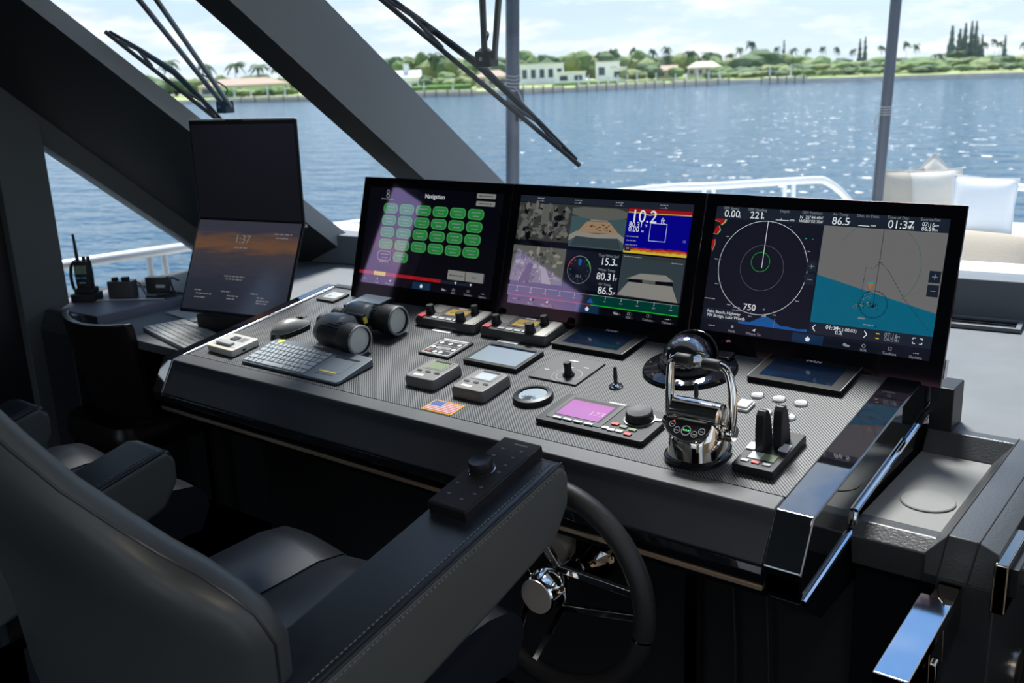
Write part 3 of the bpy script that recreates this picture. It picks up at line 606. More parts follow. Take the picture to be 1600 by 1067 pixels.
emat('cam_deck', (.48, .30, .17), 0.372); emat('cam_pad', (.36, .35, .32), 0.372); emat('scr_homebg', (.006, .03, .075), 0.496); emat('scr_teal', (.02, .35, .35), 0.434); emat('scr_dkgreen', (.0, .045, .035), 0.496)
SM = ['scr_off','scr_navy','scr_panel','scr_white','scr_dim','scr_green','scr_greenlite','scr_red','scr_grey','scr_map_land','scr_map_sea','scr_blue','scr_yellow','scr_orange','scr_bright_green','scr_tide','scr_line_green','scr_black','scr_bar','cam_dark','cam_mid','cam_lite','cam_sea','cam_teal','cam_deck','cam_pad','cam_mid2','cam_dark2','scr_homebg','scr_teal','scr_dkgreen']
SI = {k: i for i, k in enumerate(SM)}
class Screen(MB):
    """drawing in screen fractions: u to the right, v down from the top"""
    sw, sh = .52, .292
    def __init__(s): super().__init__(); s.k = 1; s.u0 = .03-W_/2; s.v0 = -.0291
    def X(s, u): return s.u0+u*s.sw
    def Y(s, v): return s.v0-v*s.sh
    def Z(s): return .0012+s.k*.00004
    def rect(s, u0, v0, u1, v1, c): s.quad(s.X(u0), s.X(u1), s.Y(v1), s.Y(v0), s.Z(), SI[c]); s.k += 1
    def pol(s, pts, c): s.poly([(s.X(u), s.Y(v)) for u, v in pts], s.Z(), SI[c]); s.k += 1
    def ln(s, a, b, wd, c): s.line((s.X(a[0]), s.Y(a[1])), (s.X(b[0]), s.Y(b[1])), wd, s.Z(), SI[c])
    def tx(s, st, u, v, size, c='scr_white', al='L', bold=0): s.text(st, s.X(u), s.Y(v), s.Z(), size, SI[c], al, bold)
    def circ(s, u, v, r, wd, c, a0=0, a1=2*math.pi, seg=72): s.ring((s.X(u), s.Y(v), s.Z()), r-wd, r, seg, SI[c], a0, a1)
    def dot(s, u, v, r, c): s.disc((s.X(u), s.Y(v), s.Z()), r, 12, SI[c])
    def blob(s, u, v, r, rnd, c):
        e_ = rnd.uniform(.5, 1.6); s.poly([(s.X(u)+r*1.2*e_*math.cos(k_*.785)*rnd.uniform(.7, 1.2), s.Y(v)+r*1.2/e_*math.sin(k_*.785)*rnd.uniform(.7, 1.2)) for k_ in range(8)], s.Z(), SI[c]); s.k += .25
    def pill(s, u, v, w_, h_, c, r=None): s.rrect(s.X(u), s.Y(v), w_, h_, r or h_*.42, s.Z(), SI[c]); s.k += 1
    def scrawl(s, u, v, w_, c='scr_dim', n=3, h_=.0022):   # a word too small to read: broken dashes
        x = s.X(u)-w_/2; rnd = random.Random(int(u*1000+v*777)); e_ = x+w_
        while x < e_-.001:
            q = min(rnd.uniform(.004, .011), e_-x); s.quad(x, x+q, s.Y(v)-h_/2, s.Y(v)+h_/2, s.Z(), SI[c]); x += q+.0018
def homebar(s, left=True):
    s.rect(.435, .925, .57, .995, 'scr_homebg')
    s.pol([(.490, .962), (.503, .94), (.516, .962), (.511, .962), (.511, .978), (.495, .978), (.495, .962)], 'scr_white')
    s.pol([(.655, .972), (.655, .958), (.664, .952), (.67, .962), (.682, .964), (.684, .976), (.67, .978)], 'scr_dim')
    s.circ(.74, .955, .004, .0014, 'scr_dim', seg=16); s.tx('SOS', .74, .995, .008, 'scr_dim', 'C')
    s.circ(.845, .950, .0048, .0012, 'scr_dim', seg=4, a0=math.pi/4, a1=2*math.pi+math.pi/4); s.tx('Toolbars', .845, .995, .008, 'scr_dim', 'C')
    for k in (-1, 0, 1): s.dot(.947+k*.008, .958, .0009, 'scr_white')
    s.tx('Options', .947, .995, .008, 'scr_dim', 'C')
    if left:
        s.scrawl(.055, .955, .016); s.pol([(.150, .935), (.162, .935), (.162, .952), (.156, .958), (.150, .952)], 'scr_dim'); s.tx('Mark', .156, .99, .0085, 'scr_dim', 'C')
        s.pol([(.250, .952), (.266, .938), (.262, .962), (.257, .954)], 'scr_white'); s.tx('Where To', .258, .99, .0085, 'scr_dim', 'C')
def screen1():
    s = Screen(); s.rect(0, 0, 1, 1, 'scr_off')
    s.ring((s.X(.15), s.Y(.045), s.Z()), .004, .006, 24, SI['scr_dim']); s.ring((s.X(.152), s.Y(.085), s.Z()), .004, .0065, 24, SI['scr_dim']); s.scrawl(.15, .118, .05)
    s.tx('Navigation', .515, .085, .018, 'scr_white', 'C')
    s.pill(.883, .032, .068, .0135, 'scr_grey', .002); s.pill(.884, .105, .068, .0135, 'scr_grey', .002); s.scrawl(.883, .032, .05, 'scr_off'); s.scrawl(.884, .105, .044, 'scr_off')
    for r_ in range(5):
        for c_ in range(6 if r_ < 4 else 2):
            u, v = .186+c_*.1283, .212+r_*.1225
            s.pill(u, v, .0585, .0295, 'scr_greenlite' if not (r_ == 4 and c_ == 0) else 'scr_dim'); s.pill(u, v, .0535, .0255, 'scr_green' if not (r_ == 4 and c_ == 0) else 'scr_off')
            s.scrawl(u, v-.016, .034, 'scr_dim'); s.scrawl(u+.004, v+.018, .024, 'scr_dim')
    s.scrawl(.19, .765, .04)
    s.pill(.7475, .813, .064, .027, 'scr_grey', .001); s.pill(.877, .813, .064, .027, 'scr_grey', .001); s.scrawl(.7475, .815, .05, 'scr_off'); s.scrawl(.877, .815, .018, 'scr_off')
    s.rect(.0, .872, .64, .905, 'scr_red'); s.rect(.64, .876, .87, .905, 'scr_panel'); s.rect(.12, .868, .215, .908, 'scr_yellow')
    for u in (.3, .42, .52, .6): s.dot(u, .89, .0012, 'scr_grey')
    s.pol([(.742, .878), (.758, .878), (.750, .900)], 'scr_white'); s.pol([(.850, .878), (.866, .878), (.858, .900)], 'scr_white')
    homebar(s); return s
def screen2():
    s = Screen(); s.rect(0, 0, 1, 1, 'scr_off'); s.rect(0, 0, 1, .058, 'scr_bar')
    for u in (.13, .36, .60, .845): s.scrawl(u, .02, .022); s.ln((u-.022, .045), (u+.022, .045), .0008, 'scr_dim'); s.ln((u+.01, .034), (u+.01, .045), .001, 'scr_white')
    rnd = random.Random(4)
    # engine-room camera
    s.rect(.0, .064, .330, .405, 'cam_dark')
    for k in range(150):
        u = rnd.uniform(.004, .30); v = rnd.uniform(.07, .36); a = rnd.uniform(.008, .028); bb = rnd.uniform(.012, .05); s.blob(min(u+a*.5, .31), v+bb*.3, a*.32, rnd, rnd.choice(['cam_mid', 'cam_dark', 'cam_mid2', 'cam_mid', 'scr_off', 'cam_dark2']))
    s.rect(.15, .075, .195, .25, 'cam_mid'); s.dot(.17, .105, .0014, 'scr_red')
    # bow camera: deck ahead
    s.rect(.334, .064, .655, .43, 'cam_dark'); s.rect(.334, .16, .655, .43, 'cam_teal')
    s.pol([(.334, .09), (.40, .075), (.60, .075), (.655, .10), (.655, .15), (.60, .17), (.50, .18), (.40, .17), (.334, .14)], 'cam_mid')
    s.pol([(.375, .30), (.43, .20), (.56, .195), (.62, .29)], 'cam_deck')
    for k in range(26): u = rnd.uniform(.43, .57); v = rnd.uniform(.215, .27); s.rect(u, v, u+.012, v+.01, rnd.choice(['cam_dark', 'cam_deck', 'cam_lite', 'cam_mid']))
    s.rect(.45, .182, .55, .192, 'cam_lite')
    s.pol([(.334, .33), (.375, .29), (.50, .305), (.62, .285), (.655, .32), (.655, .37), (.62, .33), (.50, .34), (.38, .335), (.334, .38)], 'cam_lite')
    s.pol([(.345, .42), (.375, .335), (.50, .345), (.62, .33), (.648, .42)], 'cam_sea')
    # sonar
    s.rect(.66, .062, 1, .44, 'scr_blue'); s.rect(.66, .062, 1, .092, 'scr_red')
    s.pol([(.66, .090), (.74, .094), (.78, .108), (.81, .094), (1, .092), (1, .100), (.82, .102), (.78, .116), (.74, .102), (.66, .098)], 'scr_yellow')
    pts = [(.66, .44)]
    for k in range(25): pts.append((.66+.34*k/24, .388+rnd.uniform(-.006, .006)))
    pts.append((1, .44)); s.pol(pts, 'scr_red')
    pts = [(.66, .44)]
    for k in range(25): pts.append((.66+.34*k/24, .402+rnd.uniform(-.008, .008)))
    pts.append((1, .44)); s.pol(pts, 'scr_orange')
    pts = [(.66, .44)]
    for k in range(25): pts.append((.66+.34*k/24, .420+rnd.uniform(-.008, .006)))
    pts.append((1, .44)); s.pol(pts, 'scr_yellow')
    s.tx('10.2', .676, .175, .044, 'scr_white'); s.tx('ft', .842, .175, .020)
    s.tx('80.31', .672, .218, .018); s.tx('\u00b0F', .758, .214, .009); s.tx('0.00', .672, .258, .018); s.tx('kt', .745, .258, .008)
    s.scrawl(.70, .300, .035); s.scrawl(.695, .335, .028, 'scr_dim'); s.scrawl(.70, .372, .035)
    for a, b2 in (((.79, .178), (.878, .178)), ((.878, .178), (.878, .325)), ((.878, .325), (.79, .325)), ((.79, .325), (.79, .178))): s.ln(a, b2, .0009, 'scr_white')
    s.tx('10', .985, .32, .009, 'scr_dim', 'R'); s.rect(.665, .382, .70, .425, 'scr_bar'); s.rect(.676, .392, .680, .412, 'scr_dim'); s.rect(.685, .392, .689, .412, 'scr_dim')
    # salon camera
    s.rect(.0, .46, .332, .79, 'cam_mid')
    for k in range(170):
        u = rnd.uniform(.005, .30); v = rnd.uniform(.47, .75); s.blob(u+.01, v+.02, rnd.uniform(.002, .007), rnd, rnd.choice(['cam_mid', 'cam_dark', 'cam_mid2', 'cam_lite', 'cam_mid', 'cam_dark2']))
    s.pol([(.06, .79), (.11, .62), (.14, .62), (.12, .79)], 'scr_off'); s.pol([(.21, .79), (.19, .64), (.22, .64), (.27, .79)], 'cam_lite')
    # wind dial and figures
    s.rect(.336, .46, .655, .80, 'scr_navy'); s.circ(.425, .63, .036, .0012, 'scr_dim'); s.circ(.425, .63, .0355, .003, 'scr_bright_green', R(10), R(60)); s.circ(.425, .63, .0355, .003, 'scr_red', R(120), R(170))
    for k in range(12): s.dot(.425+.052*math.cos(k*R(30)), .63+.0926*math.sin(k*R(30)), .001, 'scr_dim')
    s.pol([(.418, .59), (.432, .59), (.436, .545), (.425, .53), (.414, .545)], 'scr_tide'); s.tx('15.3', .425, .70, .011, 'scr_dim', 'C')
    s.tx('True Wind Spd', .585, .495, .0095, 'scr_dim', 'C'); s.tx('15.3', .625, .565, .026, 'scr_white', 'R'); s.tx('kt', .628, .565, .009)
    s.tx('Water Temp', .585, .618, .0095, 'scr_dim', 'C'); s.tx('80.31', .632, .695, .026, 'scr_white', 'R'); s.tx('\u00b0F', .634, .690, .009)
    s.tx('Air Temp', .585, .742, .0095, 'scr_dim', 'C'); s.tx('86.5', .632, .815, .026, 'scr_white', 'R'); s.tx('\u00b0F', .634, .810, .009)
    # aft camera
    s.rect(.662, .455, 1, .815, 'cam_sea'); s.rect(.662, .462, 1, .485, 'cam_dark'); s.scrawl(.72, .473, .05); s.scrawl(.96, .495, .03)
    s.pol([(.70, .66), (.775, .605), (.91, .60), (.955, .645), (.91, .655), (.76, .655)], 'cam_pad'); s.pol([(.665, .795), (.715, .685), (.95, .685), (.985, .80), (.99, .815), (.665, .805)], 'cam_pad')
    s.pol([(.715, .66), (.95, .652), (.955, .682), (.71, .685)], 'scr_off'); s.rect(.79, .655, .86, .682, 'cam_mid')
    # gauge strip
    s.rect(0, .83, .52, .925, 'scr_panel'); s.rect(.52, .83, 1, .925, 'scr_dkgreen'); s.ln((0, .835), (1, .835), .001, 'scr_dim')
    for k in range(11):
        if k != 5: s.ln((.06+.09*k, .835), (.06+.09*k, .865), .0008, 'scr_white'); s.scrawl(.06+.09*k, .88, .009)
    s.pol([(.495, .905), (.515, .86), (.535, .905)], 'scr_tide'); s.rect(.0, .918, .52, .925, 'scr_red'); s.rect(.52, .918, 1, .926, 'scr_bright_green')
    homebar(s); return s
def screen3():
    s = Screen(); s.rect(0, 0, 1, 1, 'scr_navy'); s.rect(0, 0, 1, .098, 'scr_panel')
    for u, t_ in ((.07, 'GPS Speed'), (.195, 'GPS Heading'), (.32, 'Depth'), (.443, 'GPS Position'), (.565, 'Air Temp'), (.68, 'Dist. to Dest.'), (.80, 'Time of Day'), (.925, 'Sunrise/Set')): s.tx(t_, u, .022, .0088, 'scr_dim', 'C')
    s.tx('0.00', .04, .082, .023, 'scr_white'); s.tx('kt', .108, .082, .009)
    s.tx('221', .163, .082, .023, 'scr_white'); s.tx('\u00b0', .218, .072, .012); s.tx('M', .219, .085, .008)
    s.ln((.285, .082), (.345, .082), .0012, 'scr_white'); s.ln((.31, .066), (.31, .082), .001, 'scr_white'); s.tx('nm', .348, .085, .009)
    s.tx('N  26\u00b044.484\u2019', .443, .058, .0095, 'scr_white', 'C'); s.tx('W080\u00b002.704\u2019', .443, .088, .0095, 'scr_white', 'C')
    s.tx('86.5', .532, .088, .023, 'scr_white'); s.tx('\u00b0F', .594, .082, .010)
    s.ln((.645, .085), (.69, .085), .0012, 'scr_white'); s.tx('nm', .695, .088, .009)
    s.tx('01:37', .763, .088, .024, 'scr_white'); s.tx('PM', .842, .088, .010)
    s.tx('07:16', .896, .060, .0115); s.tx('AM', .943, .060, .006); s.tx('06:59', .896, .093, .0115); s.tx('PM', .943, .093, .006)
    # radar
    cx_, cy_ = .2525, .462
    s.circ(cx_, cy_, .107, .0009, 'scr_white', seg=96); s.circ(cx_, cy_, .052, .0004, 'scr_dim', seg=64); s.circ(.243, .416, .0225, .0009, 'scr_bright_green')
    s.ln((cx_, cy_), (cx_, .098), .0012, 'scr_white')
    for k in range(12):
        a = k*R(30)+.1; s.ln((cx_+.1965*math.cos(a), cy_+.350*math.sin(a)), (cx_+.206*math.cos(a), cy_+.3667*math.sin(a)), .0008, 'scr_dim')
        s.scrawl(cx_+.222*math.cos(a), cy_+.385*math.sin(a), .009) if math.sin(a) > -.8 else None
    for pts in ([(0, .10), (.05, .10), (.045, .125), (.03, .15), (.022, .125), (0, .115)], [(.0, .22), (.01, .165), (.022, .155), (.03, .19), (.018, .225)], [(.0, .33), (.0, .275), (.012, .265), (.014, .31), (.006, .36)]):
        s.pol([(u*1.18, v+.004) for u, v in pts], 'scr_teal'); s.pol([(u*1.10, v+.002) for u, v in pts], 'scr_yellow'); s.pol(pts, 'scr_red')
    s.pol([(.425, .21), (.437, .20), (.434, .215)], 'scr_teal'); s.pol([(.457, .212), (.465, .205), (.464, .215)], 'scr_teal'); s.pol([(.345, .13), (.362, .12), (.36, .13)], 'scr_tide')
    for v in (.413, .514): s.pill(.474, v, .022, .024, 'scr_panel', .002)
    s.ln((.463, .413), (.485, .413), .0015, 'scr_dim'); s.ln((.474, .395), (.474, .431), .0015, 'scr_dim'); s.ln((.463, .514), (.485, .514), .0015, 'scr_dim')
    s.scrawl(.03, .742, .028); s.scrawl(.163, .79, .018); s.scrawl(.165, .812, .022, 'scr_dim'); s.tx('750', .192, .80, .021, 'scr_white'); s.tx('ft', .240, .80, .008)
    s.pol([(.285, .775), (.297, .775), (.289, .79)], 'scr_dim'); s.rect(.285, .82, .305, .838, 'scr_dim')
    s.rect(.008, .815, .172, .905, 'scr_panel'); s.tx('Palm Beach, Highway', .024, .853, .0098); s.tx('704 Bridge, Lake Worth', .024, .885, .0098)
    pts = [(.18, .912), (.495, .912)]
    for k in range(41):
        u = .495-.315*k/40; x_ = (u-.18)/.315; pts.append((u, .893-.055*max(0, math.sin((x_*4.6-.75)*1.45))-.004*math.sin(x_*20)))
    s.pol(pts, 'scr_tide'); s.ln((.345, .84), (.345, .912), .0006, 'scr_dim')
    # chart
    s.rect(.503, .10, 1, .828, 'scr_map_land'); s.pol([(.503, .470), (1, .666), (1, .828), (.503, .828)], 'scr_map_sea')
    s.circ(.748, .395, .0895, .0008, 'scr_line_green', R(-168), R(79), 64) if False else s.circ(.742, .36, .0915, .0009, 'scr_line_green', R(-160), R(55), 64)
    s.circ(.742, .36, .0915, .0009, 'scr_line_green', R(123), R(150), 16)
    s.circ(.753, .648, .0295, .0012, 'scr_black'); s.ln((.753, .66), (.753, .102), .0010, 'scr_black'); s.dot(.753, .665, .0032, 'scr_black')
    for k in range(12): a = k*R(30); s.ln((.753+.0567*math.cos(a), .648+.101*math.sin(a)), (.753+.050*math.cos(a), .648+.089*math.sin(a)), .0008, 'scr_black')
    path = [(.700, .575), (.701, .480), (.703, .388), (.735, .388), (.752, .345), (.762, .344), (.80, .41), (.87, .585), (.935, .705), (.997, .815)]
    for (a, b2) in zip(path, path[1:]):
        n_ = max(2, int(math.hypot((b2[0]-a[0])*.52, (b2[1]-a[1])*.292)/.0042))
        for k in range(n_): s.dot(a[0]+(b2[0]-a[0])*k/n_, a[1]+(b2[1]-a[1])*k/n_, .0010, 'scr_black')
    rnd = random.Random(9)
    for k in range(60):
        u = rnd.uniform(.678, .772); v = .668-(u-.678)*.12+rnd.uniform(-.02, .02); s.ln((u, v), (u+rnd.uniform(-.012, .012), v+rnd.uniform(-.014, .014)), .0009, rnd.choice(['scr_black', 'scr_grey', 'scr_black']))
    for k in range(14): s.dot(.71+.03*rnd.random(), .57+.05*rnd.random(), .0009, 'scr_grey')
    s.pol([(.718, .495), (.742, .497), (.731, .545)], 'scr_orange'); s.pol([(.716, .488), (.744, .482), (.738, .502), (.720, .502)], 'scr_teal')
    s.rect(.700, .752, .728, .764, 'scr_grey'); s.scrawl(.745, .80, .022, 'scr_dim'); s.rect(.775, .80, .779, .815, 'scr_black')
    for v in (.411, .51): s.rect(.952, v-.042, .996, v+.042, 'scr_panel')
    s.ln((.964, .411), (.985, .411), .0014, 'scr_dim'); s.ln((.9745, .393), (.9745, .429), .0014, 'scr_dim'); s.ln((.965, .51), (.984, .51), .0014, 'scr_dim')
    s.rect(.503, .83, 1, .915, 'scr_bar')
    for u, sg in ((.523, 1), (.74, -1)):
        s.rect(u-.018, .836, u+.018, .905, 'scr_panel'); s.ln((u+.006*sg, .845), (u-.006*sg, .870), .0018, 'scr_white'); s.ln((u-.006*sg, .870), (u+.006*sg, .895), .0018, 'scr_white')
    s.tx('01:34', .573, .868, .0125); s.tx('PM (-00:03)', .612, .868, .010); s.tx('0.7', .615, .897, .0115); s.tx('ft', .638, .897, .007)
    s.rect(.782, .850, .796, .858, 'scr_yellow'); s.rect(.782, .884, .796, .892, 'scr_yellow'); s.tx('07:16', .815, .868, .0125, 'scr_dim'); s.tx('AM', .858, .868, .007, 'scr_dim'); s.tx('06:59', .815, .898, .0125, 'scr_dim'); s.tx('PM', .858, .898, .007, 'scr_dim')
    s.rect(.895, .836, .998, .908, 'scr_panel')
    for sx in (-1, 1):
        for sv in (-1, 1):
            s.ln((.946+sx*.018, .871+sv*.020), (.946+sx*.008, .871+sv*.020), .0014, 'scr_white'); s.ln((.946+sx*.018, .871+sv*.020), (.946+sx*.018, .871+sv*.008), .0014, 'scr_white')
    homebar(s); return s
def screens():
    labs = ['left-hand black monitor showing rows of green navigation buttons', 'middle black monitor showing camera views, sonar and 10.2 ft depth', 'right-hand black monitor showing a radar ring beside a grey and blue chart']
    for k, fn in enumerate((screen1, screen2, screen3)):
        o = thing('monitor', labs[k], 'monitor', M=mon_M(W_*k+W_/2, 0), group='three helm monitors')
        g = .0008 if k != 1 else .0012
        MB().box(-W_/2+g, W_/2-g, -H_, 0, -.008, .0011).build('front_glass', 'bezel', o, bevel=.0015)
        MB().hexa([(-W_/2+.006, -H_+.004, -.008), (W_/2-.006, -H_+.004, -.008), (W_/2-.006, -.006, -.008), (-W_/2+.006, -.006, -.008)], [(-W_/2+.03, -H_+.02, -.05), (W_/2-.03, -H_+.02, -.05), (W_/2-.03, -.03, -.05), (-W_/2+.03, -.03, -.05)]).build('housing', 'brushed_dark', o, bevel=.003)
        fn().build('display', SM, o, smooth=None)
        if k == 2:
            mb = MB()
            for q in range(4): mb.cyl((0, 0, 0), .001, .001, 6)
            MB().box(W_/2-.004, W_/2+.001, -H_+.02, -H_+.06, -.030, -.012).build('side_vent', 'brushed', o, bevel=.001)
m_ = bpy.data.materials.new('bezel'); m_.use_nodes = True; t = m_.node_tree; bb_ = t.nodes['Principled BSDF']; bb_.inputs['Base Color'].default_value = (.004, .005, .007, 1); bb_.inputs['Roughness'].default_value = .05; bb_.inputs['Specular IOR Level'].default_value = .35; bb_.inputs['Specular Tint'].default_value = (1, .45, .5, 1); MATS['bezel'] = m_
mat('brushed_dark', (.30, .30, .31), .35, .8)
screens()

# ================================================================ STARBOARD SIDE CONSOLE
sc_ = thing('side_console', 'black grained-leather side console with a recessed grey tray', 'cabinet', (0, 0, 0))
XI, XC, XO = 1.877, 1.926, 1.957
YF, YB, ZT = -.528, -.045, .781
MB().box(XR+.004, XI-.004, YF+.09, YB+.01, .68, .740).build('tray_floor', 'tray_vinyl', sc_, smooth=None)
MB().prism_x([(YF+.088, .742), (YF+.06, .742), (YF+.03, .722), (YF+.045, .66), (YF+.088, .66)], XR+.004, XI).build('tray_front_border', 'grain_leather', sc_, bevel=.003)
MB().prism_x([(YB-.035, .741), (YB, ZT), (YB+.03, ZT), (YB+.03, .70), (YB-.035, .70)], XR+.004, XI).build('tray_back_border', 'grain_leather', sc_, bevel=.003)
# starboard border: flat top, outer bevel, inner slope
def sect(y): return [(XI-.034, y, .741), (XI, y, ZT), (XC, y, ZT), (XO, y, ZT-.014), (XO, y, .70), (XI-.034, y, .70)]
MB().hexa(sect(YF), sect(YB+.03)).build('side_border', 'grain_leather', sc_, bevel=.0025)
MB().box(XI-.016, XO-.002, YF+.004, YB+.03, 0, .70).build('pillar_panel', 'leather', sc_, bevel=.004)
MB().box(XR+.006, XI-.016, YF+.06, YB+.03, 0, .69).build('front_panel', 'gloss_black', sc_, bevel=.003)
mb = MB()
for x in (XI, XC):
    mb.tube([(x, YF-.0005, ZT+.0005), (x, YB+.03, ZT+.0005)], .0013, 5)
    mb.tube([(x-.012 if x == XI else x-.014, YF-.001, .70), (x, YF-.001, ZT)], .0013, 5)
mb.build('seam', 'matt_black', sc_)
tag(MB().lathe([(0, 0), (.048, 0), (.049, .002), (.047, .0035), (0, .0035)], 48).build('round_coaster', 'tray_vinyl', loc=(1.789, -.325, .7405)), 'round grey coaster lying in the recessed tray', 'coaster')
o = thing('grab_handle', 'polished chrome bar handle below the side console', 'handle', M=Matrix.Translation((1.886, -.53, .690)) @ Matrix.Rotation(R(5), 4, 'X'))
MB().box(-.026, .026, -.30, -.07, 0, .022).build('bar', 'chrome', o, bevel=.002)
MB().box(-.018, .020, -.10, 0.005, -.08, .004).build('bracket', 'dark_chrome', o, bevel=.003)
MB().box(-.004, .024, -.19, -.115, -.16, -.004).build('latch_plate', 'dark_chrome', o, bevel=.004)
MB().box(.006, .030, -.175, -.155, -.12, -.03).build('lever', 'chrome', o, bevel=.004)
MB().box(-.02, .02, -.298, -.12, -.02, .0).build('underside', 'dark_chrome', o, bevel=.003)
o = thing('door_latch', 'brushed metal latch on the outer side of the side console', 'latch', (XO, -.47, .715))
MB().box(-.004, .018, -.075, .075, -.045, .045).build('plate', 'dark_chrome', o, bevel=.004)
MB().box(.016, .030, -.050, .060, -.022, .030).build('recess', 'satin_black', o, bevel=.002)
MB().box(.022, .040, -.02, .045, -.012, .022).build('thumb_turn', 'brushed', o, bevel=.004)
tag(MB().lathe([(0, -.003), (.04, -.003), (.04, .004), (.036, .006), (0, .006)], 32, axis='x').build('round_cover', 'brushed', loc=(XO+.001, -.28, .42)), 'round pale metal cover low on the side console', 'cover')
# air vent at the foot of the windscreen step
va = thing('air_vent', 'dark slotted air vent at the foot of the windscreen step', 'vent', (1.30, ys(1.30)-.055, .782), math.atan(.108))
MB().box(-.42, .40, -.055, -.040, 0, .012).box(-.42, .40, .038, .052, 0, .012).box(.385, .40, -.04, .038, 0, .012).box(-.42, -.405, -.04, .038, 0, .012).build('frame', 'step_vinyl', va, bevel=.002)
MB().box(-.405, .385, -.04, .038, 0, .002).build('duct', 'matt_black', va, smooth=None)
for k in range(3): MB().box(-.40, .382, -.030+k*.022, -.024+k*.022, .002, .010).build('slat', 'satin_black', va, smooth=None)
# ================================================================ PORT SIDE
struct('trim_10', MB().hexa([(-1.40, -.41, .70), (-1.0, -.39, .70), (-1.0, .70, .70), (-1.40, .70, .70)], [(-1.40, -.41, .772), (-1.0, -.39, .772), (-1.0, .70, .772), (-1.40, .70, .772)]), 'port_shelf', 'port side shelf under the triangular window', 'shelf', bevel=.003)
pc = thing('port_cabinet', 'dark leather cabinet end beside the upright post', 'cabinet', (0, 0, 0))
MB().box(-1.30, -1.09, -.45, .60, 0, .70).build('body', 'leather', pc, bevel=.004)
MB().hexa([(-1.30, -.45, .70), (-1.09, -.45, .70), (-1.09, .55, .70), (-1.30, .55, .70)], [(-1.30, -.42, .768), (-1.10, -.42, .768), (-1.10, .55, .768), (-1.30, .55, .768)]).build('bevelled_top', 'grain_leather', pc, bevel=.003)
dk = thing('port_desk', 'grey desk surface between the port shelf and the helm console', 'desk', (0, 0, 0))
MB().box(-.978, XL-.004, -.445, -.024, .715, .745).build('top', 'ledge_vinyl', dk, bevel=.003)
MB().box(-.97, XL-.01, -.12, -.05, 0, .715).build('body', 'black_wall', dk, smooth=None)
# ================================================================ THINGS ON THE INSTRUMENT PANEL
mat('sky_screen', (.10, .12, .15), .05, spec=1.0)
MATS['sky_screen'].node_tree.nodes['Principled BSDF'].inputs['IOR'].default_value = 2.6
mat('lacquer', (.005, .006, .008), .025)
MATS['lacquer'].node_tree.nodes['Principled BSDF'].inputs['IOR'].default_value = 3.6
mat('pale_screen', (.22, .26, .30), .08, emit=((.36, .44, .53), .22))  # screens made pale by their own even emission instead of reflected sky
mat('plate_grey', (.055, .058, .062), .55, spec=.3)
mat('gunmetal', (.075, .072, .070), .38, .3)
mat('side_silver', (.45, .44, .42), .3, .6)
mat('gunmetal_light', (.17, .165, .16), .35, .4)
mat('frame_black', (.007, .007, .008), .5, spec=.15)
mat('man_screen', (.004, .012, .028), .08, spec=.5)
mat('light_print', (.55, .57, .60), .6)
mat('button_metal', (.78, .78, .78), .22, .9)
mat('housing_grey', (.16, .165, .155), .36, bump=(500, .2))
mat('ivory', (.62, .58, .50), .4)
mat('touch_grey', (.14, .165, .19), .4)
mat('instrument_grey', (.15, .145, .138), .42)
mat('flag_white', (.55, .55, .56), .7, spec=.2)
mat('flag_gold', (.70, .42, .03), .7, spec=.2); mat('flag_red', (.42, .012, .02), .7, spec=.2); mat('flag_blue', (.02, .07, .26), .7, spec=.2)
mat('figure_mauve', (.36, .17, .31), .4, emit=((.38, .12, .33), .12))
mat('green_led', (.02, .3, .05), .4, emit=((.05, 1, .15), 1.2)); mat('red_led', (.5, .02, .02), .4, emit=((1, .1, .08), .5))
H = .0005
def dthing(name, label, cat, x, d, rz=0, group=None): return thing(name, label, cat, M=DM(x, d, H, rz), group=group)
def rbox(cx, cy, w_, h_, r, z0, z1, seg=4): return MB().prism_z(rr_pts(cx, cy, w_, h_, r, seg), z0, z1)

# small key plate and tablet near the port back corner
o = dthing('key_plate', 'thin grey key plate at the back left corner of the panel', 'plate', -.038, .083, R(-1))
rbox(0, 0, .080, .070, .004, 0, .007).build('plate', 'plate_grey', o, bevel=.0015)
mb = MB().rrect(0, .005, .058, .046, .004, .0075, 0); mb.rrect(-.010, -.004, .016, .012, .002, .0078, 1).rrect(.016, .012, .02, .01, .002, .0078, 2); mb.build('touch_area', ['lightgrey_plastic', 'lcd_green', 'label_white'], o, smooth=None)
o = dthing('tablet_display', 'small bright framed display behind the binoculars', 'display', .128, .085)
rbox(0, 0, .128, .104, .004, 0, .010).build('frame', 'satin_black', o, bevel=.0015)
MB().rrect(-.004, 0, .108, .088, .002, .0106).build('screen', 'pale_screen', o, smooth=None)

# mouse
o = dthing('computer_mouse', 'dark grey cordless computer mouse left of the binoculars', 'mouse', .058, .335, R(-12))
rings = []
for k in range(13):
    u = k/12; y = -.062+.124*u; wd = .036*(1-abs(2*u-1)**3.2)**.5*(1-.12*u)+.001; hh = .042*math.sin(math.pi*min(1, (u*.86+.08)))**.8*(1-.35*u)+.002
    rings.append([(wd*math.cos(R(180*q/10))*(1.0 if q not in (0, 10) else 1.05), y, hh*math.sin(R(180*q/10))+.003) for q in range(11)]+[(-wd*.9, y, 0), (wd*.9, y, 0)])
MB().loft(rings).build('shell', 'mouse_grey', o, smooth=60)
rings = []
for k in range(9):
    u = k/8; y = -.063+.127*u; wd = .0375*(1-abs(2*u-1)**3.2)**.5*(1-.1*u)+.001; rings.append([(-wd, y, .001), (wd, y, .001), (wd*1.02, y, .012), (-wd*1.02, y, .012)])
MB().loft(rings).build('skirt', 'matt_black', o, smooth=40)
MB().box(-.0012, .0012, .014, .058, .0255, .0275).build('button_gap', 'matt_black', o)
